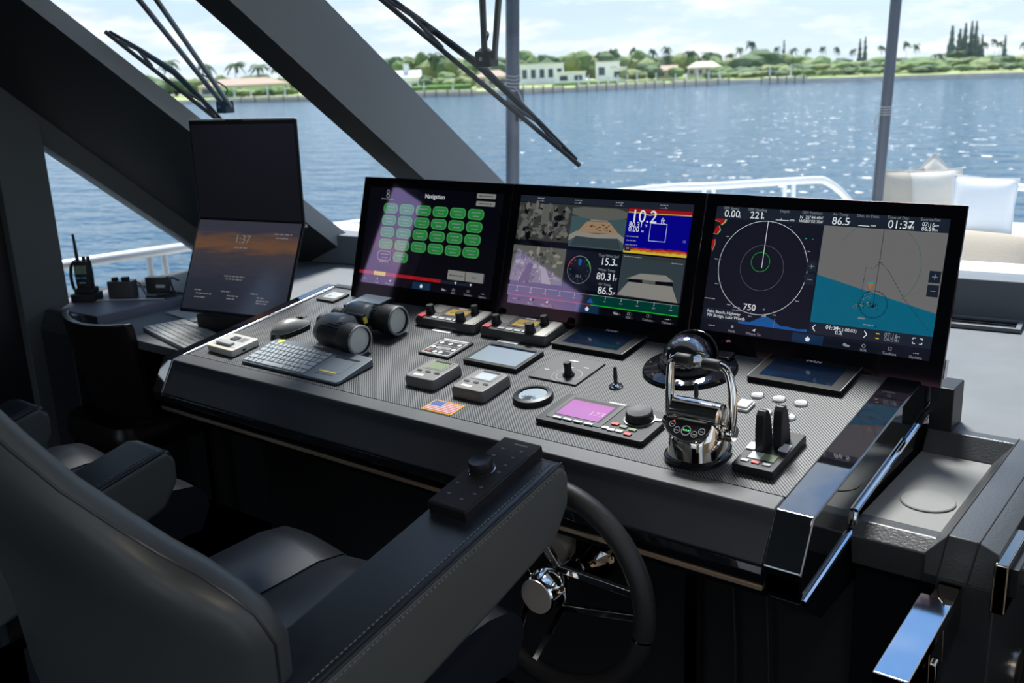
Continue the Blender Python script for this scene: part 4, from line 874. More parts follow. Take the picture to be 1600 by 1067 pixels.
MB().lathe([(0, -.004), (.009, -.004), (.010, 0), (.009, .004), (0, .004)], 16, axis='x', c=(0, .034, .026)).build('scroll_wheel', 'rubber', o)
MB().sphere((-.028, -.02, .027), .004, 10, 6).build('side_button', 'red', o)

# binoculars: pointing to starboard
def binoc():
    o = dthing('binoculars', 'black rubber-armoured marine binoculars lying on the panel', 'binoculars', .30, .31)
    R0 = .041
    for nm, ye, yo in (('barrel', -.018, -.068), ('barrel', .036, .068)):
        a = math.atan2(yo-ye, .20); 
        T = Matrix.Translation((0, yo, R0)) @ Matrix.Rotation(R(-3) if yo < 0 else R(2), 4, 'Z')
        b = MB(T).lathe([(0, -.045), (.030, -.045), (.036, -.035), (.037, .0), (.035, .02), (.0355, .045), (.039, .050), (.041, .055), (.041, .098), (.039, .103), (.0345, .103), (.0345, .094), (0, .094)], 40, axis='x').build(nm, 'rubber', o)
        MB(T).lathe([(.0330, .0955), (.020, .0975), (0, .098)], 32, axis='x', cap=False).build('lens', 'optic', b)
        MB(T).lathe([(.0345, .1032), (.0385, .1034), (.0405, .100)], 40, axis='x', cap=False).build('lens_ring', 'lightgrey_plastic', b)
        g = MB(T)
        for k in range(9): an = R(30+k*15); g.box(-.002, .040, -.0015, .0015, .0355, .0372) if False else g.tube([(-.03, .0365*math.cos(an), .0365*math.sin(an)), (.04, .0358*math.cos(an), .0358*math.sin(an))], .0013, 5)
        g.build('grip_rib', 'matt_black', b)
        T2 = Matrix.Translation((-.048, ye, R0+.004))
        e_ = MB(T2).lathe([(0, -.062), (.019, -.062), (.0225, -.058), (.0225, -.038), (.020, -.034), (.020, -.022), (.027, -.018), (.029, .0), (.029, .012), (0, .012)], 32, axis='x').build('eyepiece', 'rubber', o)
        # prism housing between eyepiece and barrel
        cy = (ye+yo)/2
        ring = []
        for k, (x, s) in enumerate(((-.062, .80), (-.055, .97), (-.045, 1.03), (-.01, 1.03), (.012, .98), (.026, .70))):
            ring.append([(x, cy+(abs(yo-ye)/2+.030)*s*math.cos(R(q*15)), R0+.005+.038*s*math.sin(R(q*15))) for q in range(24)])
        MB().loft(ring).build('prism_housing', 'housing_grey', o, smooth=60)
    MB().lathe([(0, -.035), (.010, -.035), (.012, -.03), (.012, .03), (.010, .035), (0, .035)], 20, axis='x', c=(0, .010, R0+.020)).box(-.025, .03, -.02, .035, R0-.008, R0+.012).build('hinge_bridge', 'satin_black', o, bevel=.002)
    MB().rrect(.0, 0, .018, .014, .003, 0).build('badge', 'yellow', o, smooth=None).matrix_local = Matrix.Translation((.037, .012, R0+.016)) @ Matrix.Rotation(R(80), 4, 'Y')
    MB().tube(smoothpath([(-.06, .06, .03), (-.09, .085, .008), (-.03, .12, .004), (.04, .115, .004)]), .003, 6).build('strap', 'matt_black', o)
binoc()

# small pale box
o = dthing('card_reader', 'small ivory and silver box at the left end of the panel', 'box', -.008, .487, R(-2))
rbox(0, 0, .118, .092, .006, 0, .020).build('body', 'ivory', o, bevel=.003)
rbox(0, .004, .100, .070, .004, .020, .0212).build('top_plate', 'silver_plastic', o, bevel=.001)
rbox(-.004, -.020, .066, .018, .003, .0212, .0285).build('bar', 'lightgrey_plastic', o, bevel=.002)
rbox(-.006, .016, .028, .022, .002, .0212, .0240).build('window', 'matt_black', o, bevel=.001)
mb = MB()
for k in range(4): mb.box(.016+.007*k, .018+.007*k, .004, .030, .0212, .0222)
mb.build('slots', 'grey_plastic', o, smooth=None)
MB().box(.0585, .0602, -.012, -.002, .006, .011).build('port', 'matt_black', o)

# keyboard
o = dthing('keyboard', 'slim dark grey keyboard with a touchpad and yellow accents', 'keyboard', .293, .486)
w2, d2 = .19, .066
def kz(y): return .008+(y+d2)/(2*d2)*.012
mb = MB(); pts = rr_pts(0, 0, 2*w2, 2*d2, .012, 4); mb.hexa([(x, y, 0.0012) for x, y in pts], [(x, y, kz(y)) for x, y in pts]); mb.build('case', 'keyboard_grey', o, bevel=.002)
rows = [(0.050, 14, 1.0, .8), (.0345, 14, 1, 1), (.0170, 13.5, 1, 1), (-.0005, 13, 1, 1), (-.018, 12.5, 1, 1), (-.0385, 0, 1, 1)]
kx0, kx1 = -.182, .060; KU = (kx1-kx0)/14.5
def key(x0, x1, y0, y1, m='key'):
    q = MB(); q.hexa([(x0, y0, kz(y0)), (x1, y0, kz(y0)), (x1, y1, kz(y1)), (x0, y1, kz(y1))], [(x0+.0012, y0+.001, kz(y0)+.0026), (x1-.0012, y0+.001, kz(y0)+.0026), (x1-.0012, y1-.001, kz(y1)+.0026), (x0+.0012, y1-.001, kz(y1)+.0026)]); return q.build('key', m, o, smooth=None)
MB().hexa([(kx0-.002, -.062, kz(-.062)), (kx1+.002, -.062, kz(-.062)), (kx1+.002, .046, kz(.046)), (kx0-.002, .046, kz(.046))], [(kx0-.002, -.062, kz(-.062)+.0004), (kx1+.002, -.062, kz(-.062)+.0004), (kx1+.002, .046, kz(.046)+.0004), (kx0-.002, .046, kz(.046)+.0004)]).build('key_bed', 'matt_black', o, smooth=None)
RY = [(-.061, -.0445), (-.0425, -.026), (-.024, -.0075), (-.0055, .011), (.013, .0295), (.0315, .0445)]
for r_, (y0, y1) in enumerate(RY):
    if r_ == 0: ws = [1, 1, 1, 1.1, 5.4, 1, 1, 1, 1, 1]
    elif r_ == 1: ws = [2.0]+[1]*10+[2.5]
    elif r_ == 2: ws = [1.6]+[1]*11+[1.9]
    elif r_ == 3: ws = [1.4]+[1]*12+[1.1]
    else: ws = [1]*13+[1.5]
    x = kx0
    for w_ in ws: key(x+.0011, x+w_*KU*14.5/sum(ws)-.0011, y0, y1); x += w_*KU*14.5/sum(ws)
def kpatch(name, x0, x1, y0, y1, m, e=.0006): return MB().hexa([(x0, y0, kz(y0)), (x1, y0, kz(y0)), (x1, y1, kz(y1)), (x0, y1, kz(y1))], [(x0, y0, kz(y0)+e), (x1, y0, kz(y0)+e), (x1, y1, kz(y1)+e), (x0, y1, kz(y1)+e)]).build(name, m, o, smooth=None)
kpatch('touchpad', .084, .162, -.030, .030, 'touch_grey'); kpatch('touchpad_stripe', .088, .150, -.033, -.029, 'yellow', .0009); kpatch('pad_seam', .084, .150, -.0435, -.0425, 'matt_black')
kpatch('media_bar', .078, .165, .034, .041, 'satin_black')
MB().cyl((-.158, .0555, kz(.0555)), .010, .0012, 20).build('yellow_button', 'yellow', o)

# two VHF radio remotes
def vhf(x, d, label):
    o = dthing('radio_remote', label, 'radio', x, d, group='radio remotes')
    w_, dp, h0, h1 = .218, .100, .014, .026
    mb = MB(); pts = rr_pts(0, 0, w_, dp, .014, 4)
    mb.loft([[(px, py, 0) for px, py in pts], [(px*1.0, py, h0+(py+dp/2)/dp*.004) for px, py in pts], [(px*.955, py*.93, h1+py*.04) for px, py in pts]]); mb.build('body', 'gunmetal', o, bevel=.003)
    def tz(y): return h1+y*.04
    def patch(n_, x0, x1, y0, y1, m, e=.001): return MB().hexa([(x0, y0, tz(y0)), (x1, y0, tz(y0)), (x1, y1, tz(y1)), (x0, y1, tz(y1))], [(x0, y0, tz(y0)+e), (x1, y0, tz(y0)+e), (x1, y1, tz(y1)+e), (x0, y1, tz(y1)+e)]).build(n_, m, o, smooth=None)
    patch('screen_surround', -.034, .052, -.018, .040, 'matt_black', .0012); patch('lcd', -.026, .042, -.010, .028, 'amber', .0016); patch('brand_strip', -.01, .022, .032, .037, 'light_print', .0018)
    patch('side_plate', .072, .101, -.044, .042, 'side_silver', .0010); patch('speaker_plate', -.085, -.042, -.005, .042, 'gunmetal_light', .0008); patch('distress_button', -.098, -.076, -.044, -.022, 'red', .003)
    for k in range(4): patch('button', -.05+.026*k, -.03+.026*k, -.040, -.031, 'lightgrey_plastic', .002)
    for kx, ky, kr in ((-.074, -.012, .012), (.050, -.030, .013), (.058, .022, .011)):
        MB().lathe([(0, 0), (kr*1.15, 0), (kr*1.15, .004), (kr, .006), (kr*.92, .022), (kr*.8, .024), (0, .024)], 24, c=(kx, ky, tz(ky))).build('knob', 'satin_black', o)
    dg_ = MB(Matrix.Translation((0, 0, tz(0)+.0021)) @ Matrix.Rotation(math.atan(.04), 4, 'X')); dg_.box(-.016, -.004, .002, .006, 0, .0002).box(.0, .014, .002, .014, 0, .0002).build('lcd_digits', 'gunmetal', o, smooth=None)
    return o
vhf(.492, .118, 'black radio remote with an amber display, the left one below the monitors'); vhf(.725, .118, 'black radio remote with an amber display, the right one below the monitors')
for x, d, s in ((.496, .178, 'left'), (.722, .176, 'right')):
    o = rbox(0, 0, .064, .014, .001, 0, .0012, 2).build('label_strip', 'label_white'); o.matrix_world = DM(x, d, H); tag(o, 'blank white label strip below the %s radio remote' % s, 'label')
# legend plate
o = dthing('switch_legend', 'flat black switch plate with white outlined buttons', 'switch plate', .591, .271)
rbox(0, 0, .104, .102, .003, 0, .005).build('plate', 'satin_black', o, bevel=.001)
mb = MB(); z = .0056
mb.line((-.042, .043), (.042, .043), .005, z)
for y in (.030, -.001, -.031): pass
for (x0, x1, y0, y1) in ((-.044, .044, .006, .034), (-.044, .044, -.022, .006), (-.044, .044, -.044, -.022)):
    for a, b2 in (((x0, y0), (x1, y0)), ((x1, y0), (x1, y1)), ((x1, y1), (x0, y1)), ((x0, y1), (x0, y0))): mb.line(a, b2, .0022, z)
for x, y in ((-.030, .020), (.0, .020), (.031, .020), (-.034, -.008), (.034, -.008), (-.008, -.033), (.010, -.033)): mb.disc((x, y, z+.0002), .0062, 16)
mb.rrect(0, -.008, .044, .012, .003, z+.0002)
mb.build('white_print', 'label_white', o, smooth=None)
MB().rrect(0, -.008, .040, .009, .002, .0061).rrect(0, .020, .01, .003, .001, .0061).build('dark_key', 'grey_plastic', o, smooth=None); MB().disc((-.030, -.033, .0061), .004, 12).build('red_dot', 'red', o, smooth=None)
# seven-inch display
o = dthing('touch_display', 'black-framed display with a pale glowing screen, right of the switch plate', 'display', .778, .268)
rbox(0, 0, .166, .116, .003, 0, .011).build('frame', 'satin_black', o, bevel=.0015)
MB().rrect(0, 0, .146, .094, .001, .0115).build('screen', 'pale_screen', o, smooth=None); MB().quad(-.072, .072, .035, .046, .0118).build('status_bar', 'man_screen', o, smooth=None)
# two grey autopilot instruments
def inst(x, d, label, lcd):
    o = dthing('autopilot_control', label, 'instrument', x, d, group='grey instruments')
    pts = rr_pts(0, 0, .098, .108, .012, 4)
    mb = MB().loft([[(a, b2, 0) for a, b2 in pts], [(a, b2, .018) for a, b2 in pts], [(a*.93, b2*.93, .026) for a, b2 in pts]]); mb.build('case', 'instrument_grey', o, bevel=.002)
    rbox(0, .022, .064, .046, .003, .0255, .0268).build('bezel', 'grey_plastic', o); rbox(.002, .020, .048, .034, .001, .0268, .0274).build('lcd', lcd, o, smooth=None)
    MB().box(-.022, .026, .036, .043, .0274, .0280).build('lcd_header', 'satin_black', o, smooth=None)
    for k in range(3): rbox(-.028+.028*k, -.016, .015, .007, .003, .0255, .0275).build('button', 'satin_black', o)
    rbox(-.012, -.036, .030, .009, .002, .0255, .0266).build('name_strip', 'label_white', o, smooth=None)
inst(.690, .428, 'grey square autopilot control with a green display, the left of two', 'lcd_green'); inst(.842, .432, 'grey square autopilot control with a bright blank display, the right of two', 'lcd_grey')
# flag sticker
o = dthing('flag_sticker', 'small yellow-edged American flag sticker on the panel', 'sticker', .815, .538)
FW, FH = .088, .050
mb = MB().box(-FW/2, FW/2, -FH/2, FH/2, 0, .0008, 0); a, b2 = FW-.006, FH-.006
for k in range(13): mb.quad(-a/2, a/2, b2/2-b2*(k+1)/13, b2/2-b2*k/13, .0010, 1 if k % 2 == 0 else 2)
mb.quad(-a/2, -a/2+a*.42, b2/2-b2*7/13, b2/2, .0012, 3)
for r_ in range(5):
    for c_ in range(6): mb.disc((-a/2+a*.42*(c_+.5)/6, b2/2-b2*7/13*(r_+.5)/5, .0014), .0011, 6, 2)
o2 = mb.build('print', ['flag_gold', 'flag_red', 'flag_white', 'flag_blue'], o, smooth=None)
for i, k in enumerate(['flag_gold', 'flag_red', 'label_white', 'flag_blue']): pass
# round gauge
o = dthing('round_gauge', 'round black-rimmed gauge left of the pink-screened autopilot', 'gauge', .982, .422)
MB().lathe([(0, 0), (.046, 0), (.046, .008), (.044, .012), (.034, .014), (.032, .010), (0, .010)], 48).build('rim', 'satin_black', o)
MB().disc((0, 0, .0104), .032, 40).build('dial', 'lcd_grey', o, smooth=None)
mb = MB().ring((0, -.030, .0108), .018, .0205, 24, 0, R(35), R(145))
for k in range(7): an = R(40+k*16.6); mb.line((.020*math.cos(an), -.03+.020*math.sin(an)), (.026*math.cos(an), -.03+.026*math.sin(an)), .0015, .0109)
mb.line((0, -.028), (.008, -.002), .0016, .011); mb.disc((0, -.022, .011), .010, 20); mb.build('scale_print', 'matt_black', o, smooth=None)
MB().lathe([(0, .0125), (.033, .0125), (.033, .0130), (0, .0132)], 40).build('cover_glass', 'clear_glass', o)
# engine displays
def man(x, d, label):
    o = dthing('engine_display', label, 'display', x, d, group='engine displays')
    w_, h_ = .207, .132
    rbox(0, 0, w_, h_, .003, 0, .012).build('frame', 'frame_black', o, bevel=.0012)
    MB().tube([(w_/2-.001, -h_/2, .0122), (w_/2-.001, h_/2, .0122)], .0014, 6).tube([(-w_/2, h_/2-.001, .0122), (w_/2, h_/2-.001, .0122)], .0012, 6).tube([(-w_/2+.001, -h_/2, .0122), (-w_/2+.001, h_/2, .0122)], .0010, 6).build('edge_trim', 'brushed', o)
    MB().rrect(-.003, -.004, .160, .088, .001, .0124).build('screen', 'man_screen', o, smooth=None)
    MB().text('MAN', -.001, .0475, .0126, .015, 0, 'C', .0012).build('lettering', 'label_white', o, smooth=None)
man(.953, .099, 'dark engine display below the middle monitor'); man(1.476, .101, 'dark engine display below the right-hand monitor')
# joystick plate
o = dthing('joystick_panel', 'flat grey joystick plate with one stubby black stick', 'control panel', .968, .268)
rbox(0, 0, .134, .128, .003, 0, .004).build('plate', 'plate_grey', o, bevel=.001)
MB().lathe([(0, .004), (.014, .004), (.014, .008), (.010, .012), (.0085, .022), (.0095, .034), (.008, .038), (0, .038)], 20, c=(.024, -.028, 0)).build('stick', 'satin_black', o)
mb = MB().rrect(-.010, .045, .024, .005, .001, .0046).rrect(.040, .022, .014, .003, .001, .0046).rrect(-.045, -.018, .014, .003, .001, .0046).rrect(.006, .012, .010, .003, .001, .0046)
mb.ring((.024, -.026, .0046), .030, .0307, 32).ring((.024, -.026, .0046), .040, .0405, 32, 0, R(100), R(260)); mb.build('white_print', 'light_print', o, smooth=None)
# toggle switches
def toggle(x, d, label, lean):
    o = dthing('toggle_switch', label, 'switch', x, d)
    MB().lathe([(0, 0), (.0160, 0), (.0165, .002), (.0150, .004), (.0095, .0045), (.008, .009), (0, .010)], 28).build('collar', 'chrome', o)
    MB().tube([(0, 0, .007), (lean*.5, .006, .020), (lean, .012, .038)], [.0035, .0050, .0040], 12).sphere((lean*1.02, .0122, .039), .0040, 10, 6).build('lever', 'satin_black', o)
toggle(1.122, .300, 'black toggle switch with a chrome collar beside the joystick plate', -.006); toggle(1.324, .306, 'black toggle switch with a chrome collar behind the throttle', -.004)
# autopilot head with pink screen
o = dthing('autopilot_display', 'wide black autopilot unit with a pink screen and a big round knob', 'instrument', 1.186, .452)
w_, h_ = .262, .130
rbox(0, 0, w_, h_, .008, 0, .012).build('case', 'satin_black', o, bevel=.003)
rbox(-.045, .006, .136, .108, .004, .012, .0135).build('screen_frame', 'plate_grey', o, bevel=.001)
MB().rrect(-.046, .010, .114, .084, .001, .0139).build('screen_well', 'matt_black', o, smooth=None)
MB().rrect(-.046, .004, .106, .070, .001, .0143).build('screen', 'purple_screen', o, smooth=None)
MB().text('173', -.032, -.012, .0147, .026, 0, 'L').build('figures', 'figure_mauve', o, smooth=None)
for k in range(4): rbox(-.083+.026*k, -.046, .020, .006, .001, .0135, .0160).build('soft_key', 'light_print', o)
MB().line((-.02, .058), (.022, .058), .005, .0140).build('name_strip', 'light_print', o, smooth=None)
MB().lathe([(.033, .012), (.033, .0145), (.030, .0150), (.029, .0140)], 36, c=(.079, .016, 0), cap=False).build('knob_ring', 'brushed', o)
MB().lathe([(0, .012), (.028, .012), (.0285, .020), (.0275, .030), (.025, .0325), (.012, .0318), (0, .0315)], 40, c=(.079, .016, 0)).build('knob', 'satin_black', o)
for (x, y, c_) in ((.044, -.022, 'red'), (.066, -.026, 'lcd_green'), (.090, -.030, 'lcd_green'), (.034, -.044, 'lightgrey_plastic'), (.050, -.047, 'lightgrey_plastic'), (.068, -.046, 'lightgrey_plastic'), (.090, -.050, 'red'), (.115, .026, 'light_print')):
    rbox(x, y, .0165, .0095, .002, .012, .0150).build('button', c_, o, bevel=.0008)
# compass
def compass():
    o = dthing('dome_compass', 'black dome compass with a curved hood on a round base', 'compass', 1.230, .158)
    MB().lathe([(0, 0), (.106, 0), (.107, .005), (.104, .009), (.085, .012), (.074, .016), (0, .016)], 56).build('base', 'gloss_black', o)
    MB().lathe([(.052, .014), (.070, .014), (.069, .026), (.064, .030), (.052, .030)], 48, c=(0, -.004, 0)).build('collar', 'gloss_black', o)
    MB().sphere((0, -.004, .026), .059, 40, 20, sc=(1, 1, 1), v0=.42, v1=1).build('glass_dome', 'lacquer', o, smooth=60)
    # hood over the forward half
    rings = []
    for k in range(13):
        a = math.pi*k/12; ring = []
        for q in range(9):
            e_ = R(-8+q*7.5); r0 = .066+.003*q/8; ring.append((r0*math.cos(a), r0*math.sin(a)*math.cos(e_)+.002, .026+r0*math.sin(a)*math.sin(e_)*1.0))
        rings.append(ring)
    MB().loft(rings, closed=False).build('hood', 'gloss_black', o, smooth=60).modifiers.new('thickness', 'SOLIDIFY').thickness = .004
    MB().box(.03, .075, .045, .085, .010, .020).build('hood_foot', 'gloss_black', o, bevel=.005)
    for k in range(8): an = k*R(45)+.2; MB().lathe([(0, 0), (.0035, 0), (.003, .002), (0, .0022)], 10, c=(.092*math.cos(an), .092*math.sin(an), .0108)).build('screw', 'chrome', o)
    mb = MB()
    for k in range(12): an = R(200+k*12); mb.box(-.002, .002, -.0008, .0008, 0, .0) if False else mb.sphere((.050*math.cos(an), -.004+.050*math.sin(an), .046), .0022, 6, 4)
    mb.build('card_marks', 'label_white', o)
compass()
# buttons
for k, (x, d) in enumerate([(1.424, .226), (1.471, .225), (1.519, .227), (1.471, .292), (1.521, .293)]):
    o = dthing('push_button', 'round brushed metal push button, %s' % ['left of the back row of three', 'middle of the back row of three', 'right of the back row of three', 'left of the front pair', 'right of the front pair'][k], 'button', x, d, group='round push buttons')
    MB().lathe([(0, 0), (.0145, 0), (.0145, .002), (.0125, .0036), (0, .0032)], 32).build('cap', 'button_metal', o)
    MB().ring((0, 0, .0037), .0085, .0093, 28).build('groove', 'grey_plastic', o, smooth=None)
o = dthing('square_button', 'square pale guarded button beside the throttle', 'button', 1.422, .284)
rbox(0, 0, .032, .040, .003, 0, .006).build('base', 'silver_plastic', o, bevel=.001); rbox(0, 0, .026, .033, .002, .006, .011).build('cover', 'label_white', o, bevel=.002)
# throttle
def throttle():
    o = dthing('throttle_control', 'polished chrome twin-lever throttle with black grips', 'throttle', 1.427, .492)
    def plan(a, bf, bb, z, n=36, p=2.6):
        pts = []
        for i in range(n):
            t_ = 2*math.pi*i/n; c_, s_ = math.cos(t_), math.sin(t_); q = 2/p
            b2 = bf if s_ < 0 else bb
            pts.append((a*math.copysign(abs(c_)**q, c_), b2*math.copysign(abs(s_)**q, s_), z))
        return pts
    MB().loft([plan(.059, .066, .058, 0), plan(.059, .066, .058, .009), plan(.055, .061, .055, .012)]).build('base', 'gloss_black', o)
    MB().loft([plan(.053, .059, .052, .011), plan(.051, .055, .05, .030), plan(.049, .052, .048, .046), plan(.047, .049, .046, .052)]).build('lower_housing', 'warm_chrome', o, smooth=60)
    # sloping button face and the barrel above it
    MB().loft([plan(.050, .053, .048, .050), plan(.049, .050, .046, .055), plan(.047, .020, .042, .082)]).build('upper_housing', 'warm_chrome', o, smooth=60)
    MB().lathe([(0, -.052), (.020, -.052), (.026, -.048), (.027, 0), (.026, .048), (.020, .052), (0, .052)], 32, axis='x', c=(0, .008, .082)).build('barrel', 'warm_chrome', o, smooth=50)
    # crescent panel with buttons
    T = Matrix.Translation((0, -.0375, .0700)) @ Matrix.Rotation(R(42), 4, 'X')
    pts = [(.046*math.cos(R(a)), .034*math.sin(R(a))+.010) for a in range(180, 361, 12)]+[(.046, .015), (-.046, .015)]
    pn = MB().prism_z(pts, -.002, .0025).build('button_panel', 'satin_black', o, bevel=.0008); pn.matrix_local = T
    rim = MB().tube([(x, y, .0028) for x, y in pts], .0012, 6, closed=True).build('panel_rim', 'chrome', o); rim.matrix_local = T
    for k, (x, y, rr) in enumerate([(-.031, .004, .0062), (-.018, -.006, .0066), (0, -.004, .010), (.018, -.008, .0066), (.031, .0, .0066)]):
        b_ = MB().ring((x, y, .0030), rr*.80, rr, 24).build('button_ring', 'light_print', o, smooth=None); b_.matrix_local = T
        if k == 2:
            g_ = MB()
            for q in range(3): g_.disc((x-.005+.005*q, y+.001, .0031), .0016, 8)
            g_ = g_.build('green_light', 'green_led', o, smooth=None); g_.matrix_local = T
        elif k == 0:
            g_ = MB().disc((x+.002, y+.006, .0031), .002, 8).build('red_light', 'red_led', o, smooth=None); g_.matrix_local = T
        b2 = MB().rrect(x, y-.0005, rr*1.0, .0016, .0005, .0031).build('button_mark', 'light_print', o, smooth=None); b2.matrix_local = T
    # levers
    for s in (-1, 1):
        pv = MB().lathe([(0, -.010), (.016, -.010), (.0175, -.006), (.0175, .006), (.015, .010), (0, .010)], 28, axis='x', c=(s*.062, .010, .052)).build('pivot', 'warm_chrome', o, smooth=50)
        MB().lathe([(.008, s*.0102), (.010, s*.0102), (.010, s*.0110), (.008, s*.0110)], 24, axis='x', c=(s*.062, .010, .052)).build('pivot_ring', 'chrome', pv)
        if s < 0: path = [(-.060, .010, .050), (-.063, .012, .080), (-.065, .022, .125), (-.066, .032, .158), (-.063, .036, .170), (-.055, .038, .174)]
        else: path = [(.062, .006, .050), (.067, .012, .085), (.064, .024, .125), (.055, .033, .155), (.045, .037, .168), (.033, .038, .172)]
        sp = smoothpath(path, 6); n_ = len(sp)
        MB().tube(sp, [.0105-.0030*min(1, i/(n_*.6)) for i in range(n_)], 14).build('lever', 'warm_chrome', o, smooth=60)
        e_ = path[-1]; x0, x1 = (e_[0]-.002, e_[0]+.030) if s < 0 else (e_[0]-.032, e_[0]+.002)
        MB().lathe([(0, x0), (.0098, x0), (.0110, x0+.002), (.0110, x1-.002), (.0098, x1), (0, x1)], 24, axis='x', c=(0, e_[1], e_[2])).build('grip', 'rubber', o, smooth=40)
throttle()
# trim / thruster dual lever
o = dthing('thruster_control', 'black twin-lever thruster control with a small display', 'control', 1.552, .452)
rbox(0, 0, .080, .152, .003, 0, .018).build('case', 'satin_black', o, bevel=.002)
rbox(.002, -.032, .054, .030, .001, .018, .0186).build('lcd_frame', 'matt_black', o); MB().quad(-.023, .001, -.045, -.021, .0188, 0).quad(.001, .027, -.045, -.021, .0188, 1).build('lcd', ['lcd_grey', 'lcd_green'], o, smooth=None)
for k, c_ in enumerate(('lightgrey_plastic', 'red', 'lightgrey_plastic')): rbox(-.022+.021*k, -.058, .015, .008, .001, .018, .0205).build('button', c_, o, bevel=.0008)
for s in (-1, 1):
    x = .0+s*.011; yb = .002 if s < 0 else .030
    pr = [(yb-.022, .018), (yb-.019, .060), (yb-.013, .088), (yb-.004, .096), (yb+.007, .094), (yb+.017, .070), (yb+.022, .018)]
    lv = MB().prism_x(pr, x-.009, x+.009).build('lever', 'satin_black', o, bevel=.003)
    mb = MB()
    for q in range(5): mb.box(x-.0095, x+.0095, yb+.011+.0016*q, yb+.0155+.0016*q, .082-q*.011, .084-q*.011)
    mb.build('grip_ridge', 'grey_plastic', lv)
for x, y in ((.026, .010), (-.030, -.006)): rbox(x, y, .018, .026, .002, .018, .0215).build('arrow_key', 'light_print', o, bevel=.0008)
# ================================================================ PORT SHELF: radio, chargers, folding display
mat('ivory_dull', (.40, .41, .36), .6)
mat('dim_print', (.14, .15, .16), .6); mat('back_leather', (.042, .049, .052), .42, bump=(260, .12, 3)); mat('copper', (.6, .32, .2), .3, .6)
mat('hub_face', (.55, .49, .43), .3, .35); mat('rim_leather', (.014, .014, .015), .5, bump=(420, .4, 4))  # hub face has its warm tan reflection put into the base colour
mat('rope_grey', (.30, .30, .30), .8)
mat('rail_white', (.85, .84, .80), .2)
mat('pillow_beige', (.46, .41, .33), .9, bump=(230, .8, 2, .004))
mat('lcd_blue', (.1,.35,.6), .4)
def Rm(loc, rz): return Matrix.Translation(loc) @ Matrix.Rotation(rz, 4, 'Z')
ZS = .7725
o = thing('handheld_radio', 'black handheld radio with a stub aerial standing in its charger', 'radio', M=Rm((-1.285, -.262, ZS), R(32)))
rbox(0, 0, .095, .085, .015, 0, .030).build('charger_base', 'satin_black', o, bevel=.004)
rbox(0, .004, .075, .060, .012, .030, .048).build('charger_cup', 'matt_black', o, bevel=.004)
bd = MB().loft([[(x*s, y*s2, z) for x, y in rr_pts(0, .004, .062, .040, .010, 3)] for z, s, s2 in ((.035, .92, .95), (.10, 1, 1), (.135, .96, .95), (.150, .92, .9))]).build('body', 'satin_black', o, bevel=.002)
MB().box(-.019, .021, -.0215, -.0155, .104, .136).build('display', 'lcd_green', o); MB().box(-.020, -.006, -.0215, -.0155, .086, .092).box(.0, .006, -.0215, -.0155, .086, .092).box(.012, .018, -.0215, -.0155, .086, .092).build('keys', 'lcd_blue', o)
MB().line((-.012, .0), (.014, .0), .004, 0).build('name_strip', 'light_print', o, smooth=None).matrix_local = Matrix.Translation((0, -.0178, .070)) @ Matrix.Rotation(R(90), 4, 'X')
MB().tube([(-.020, .008, .15), (-.021, .008, .175), (-.023, .010, .23), (-.024, .010, .25)], [.007, .0065, .005, .0045], 10).build('aerial', 'rubber', o)
MB().cyl((.006, .006, .15), .0065, .016, 14).build('knob', 'satin_black', o); MB().cyl((.023, .006, .15), .0065, .016, 14).build('knob', 'satin_black', o)
MB().tube(smoothpath([(-.030, .01, .15), (-.050, .012, .13), (-.058, .012, .09), (-.054, .010, .05), (-.045, .01, .03)]), .006, 8).build('coiled_lead', 'rubber', o)
o = thing('charger_cradle', 'dark grey charger cradle with a stub knob beside the handheld radio', 'charger', M=Rm((-1.195, -.165, ZS), R(28)))
rbox(0, 0, .100, .05, .006, 0, .066).build('case', 'gunmetal', o, bevel=.003); rbox(-.028, .0, .022, .022, .008, .066, .078).build('knob', 'satin_black', o, bevel=.002); rbox(.016, .0, .030, .022, .008, .066, .080).build('cap', 'satin_black', o, bevel=.003)
o = thing('charger_box', 'dark upright box with a white label, right of the charger cradle', 'charger', M=Rm((-1.150, -.045, ZS), R(28)))
rbox(0, 0, .085, .035, .004, 0, .062).build('case', 'gunmetal', o, bevel=.002); MB().box(.002, .038, -.0185, -.0170, .022, .034).build('label', 'label_white', o)
o = tag(MB().tube(smoothpath([(-1.10, -.13, ZS+.006), (-1.03, -.10, ZS+.006), (-1.04, -.04, ZS+.006), (-1.10, -.07, ZS+.010), (-1.05, -.11, ZS+.012), (-1.02, -.05, ZS+.010), (-1.09, -.02, ZS+.012), (-1.13, .0, ZS+.05), (-1.12, .03, ZS+.035)]), .0035, 8).build('coiled_cable', 'rubber'), 'thin black cable coiled on the port shelf', 'cable')
tag(MB().tube(smoothpath([(-1.175, -.13, ZS+.055), (-1.15, -.12, ZS+.05), (-1.135, -.115, ZS+.02), (-1.10, -.125, ZS+.004)]), .0035, 8).build('charging_lead', 'grey_plastic'), 'grey lead running down from the charger cradle', 'cable')
tag(MB().box(-1.26, -1.00, -.006, .006, 0, .004).build('brass_strip', 'ivory', loc=(0, 0, 0)), 'pale metal strip on the port shelf in front of the chargers', 'strip').matrix_world = Rm((-.03, .02, ZS), 0) @ Matrix.Translation((-1.10, -.20, 0)) @ Matrix.Rotation(R(33), 4, 'Z') @ Matrix.Translation((1.13, 0, 0))
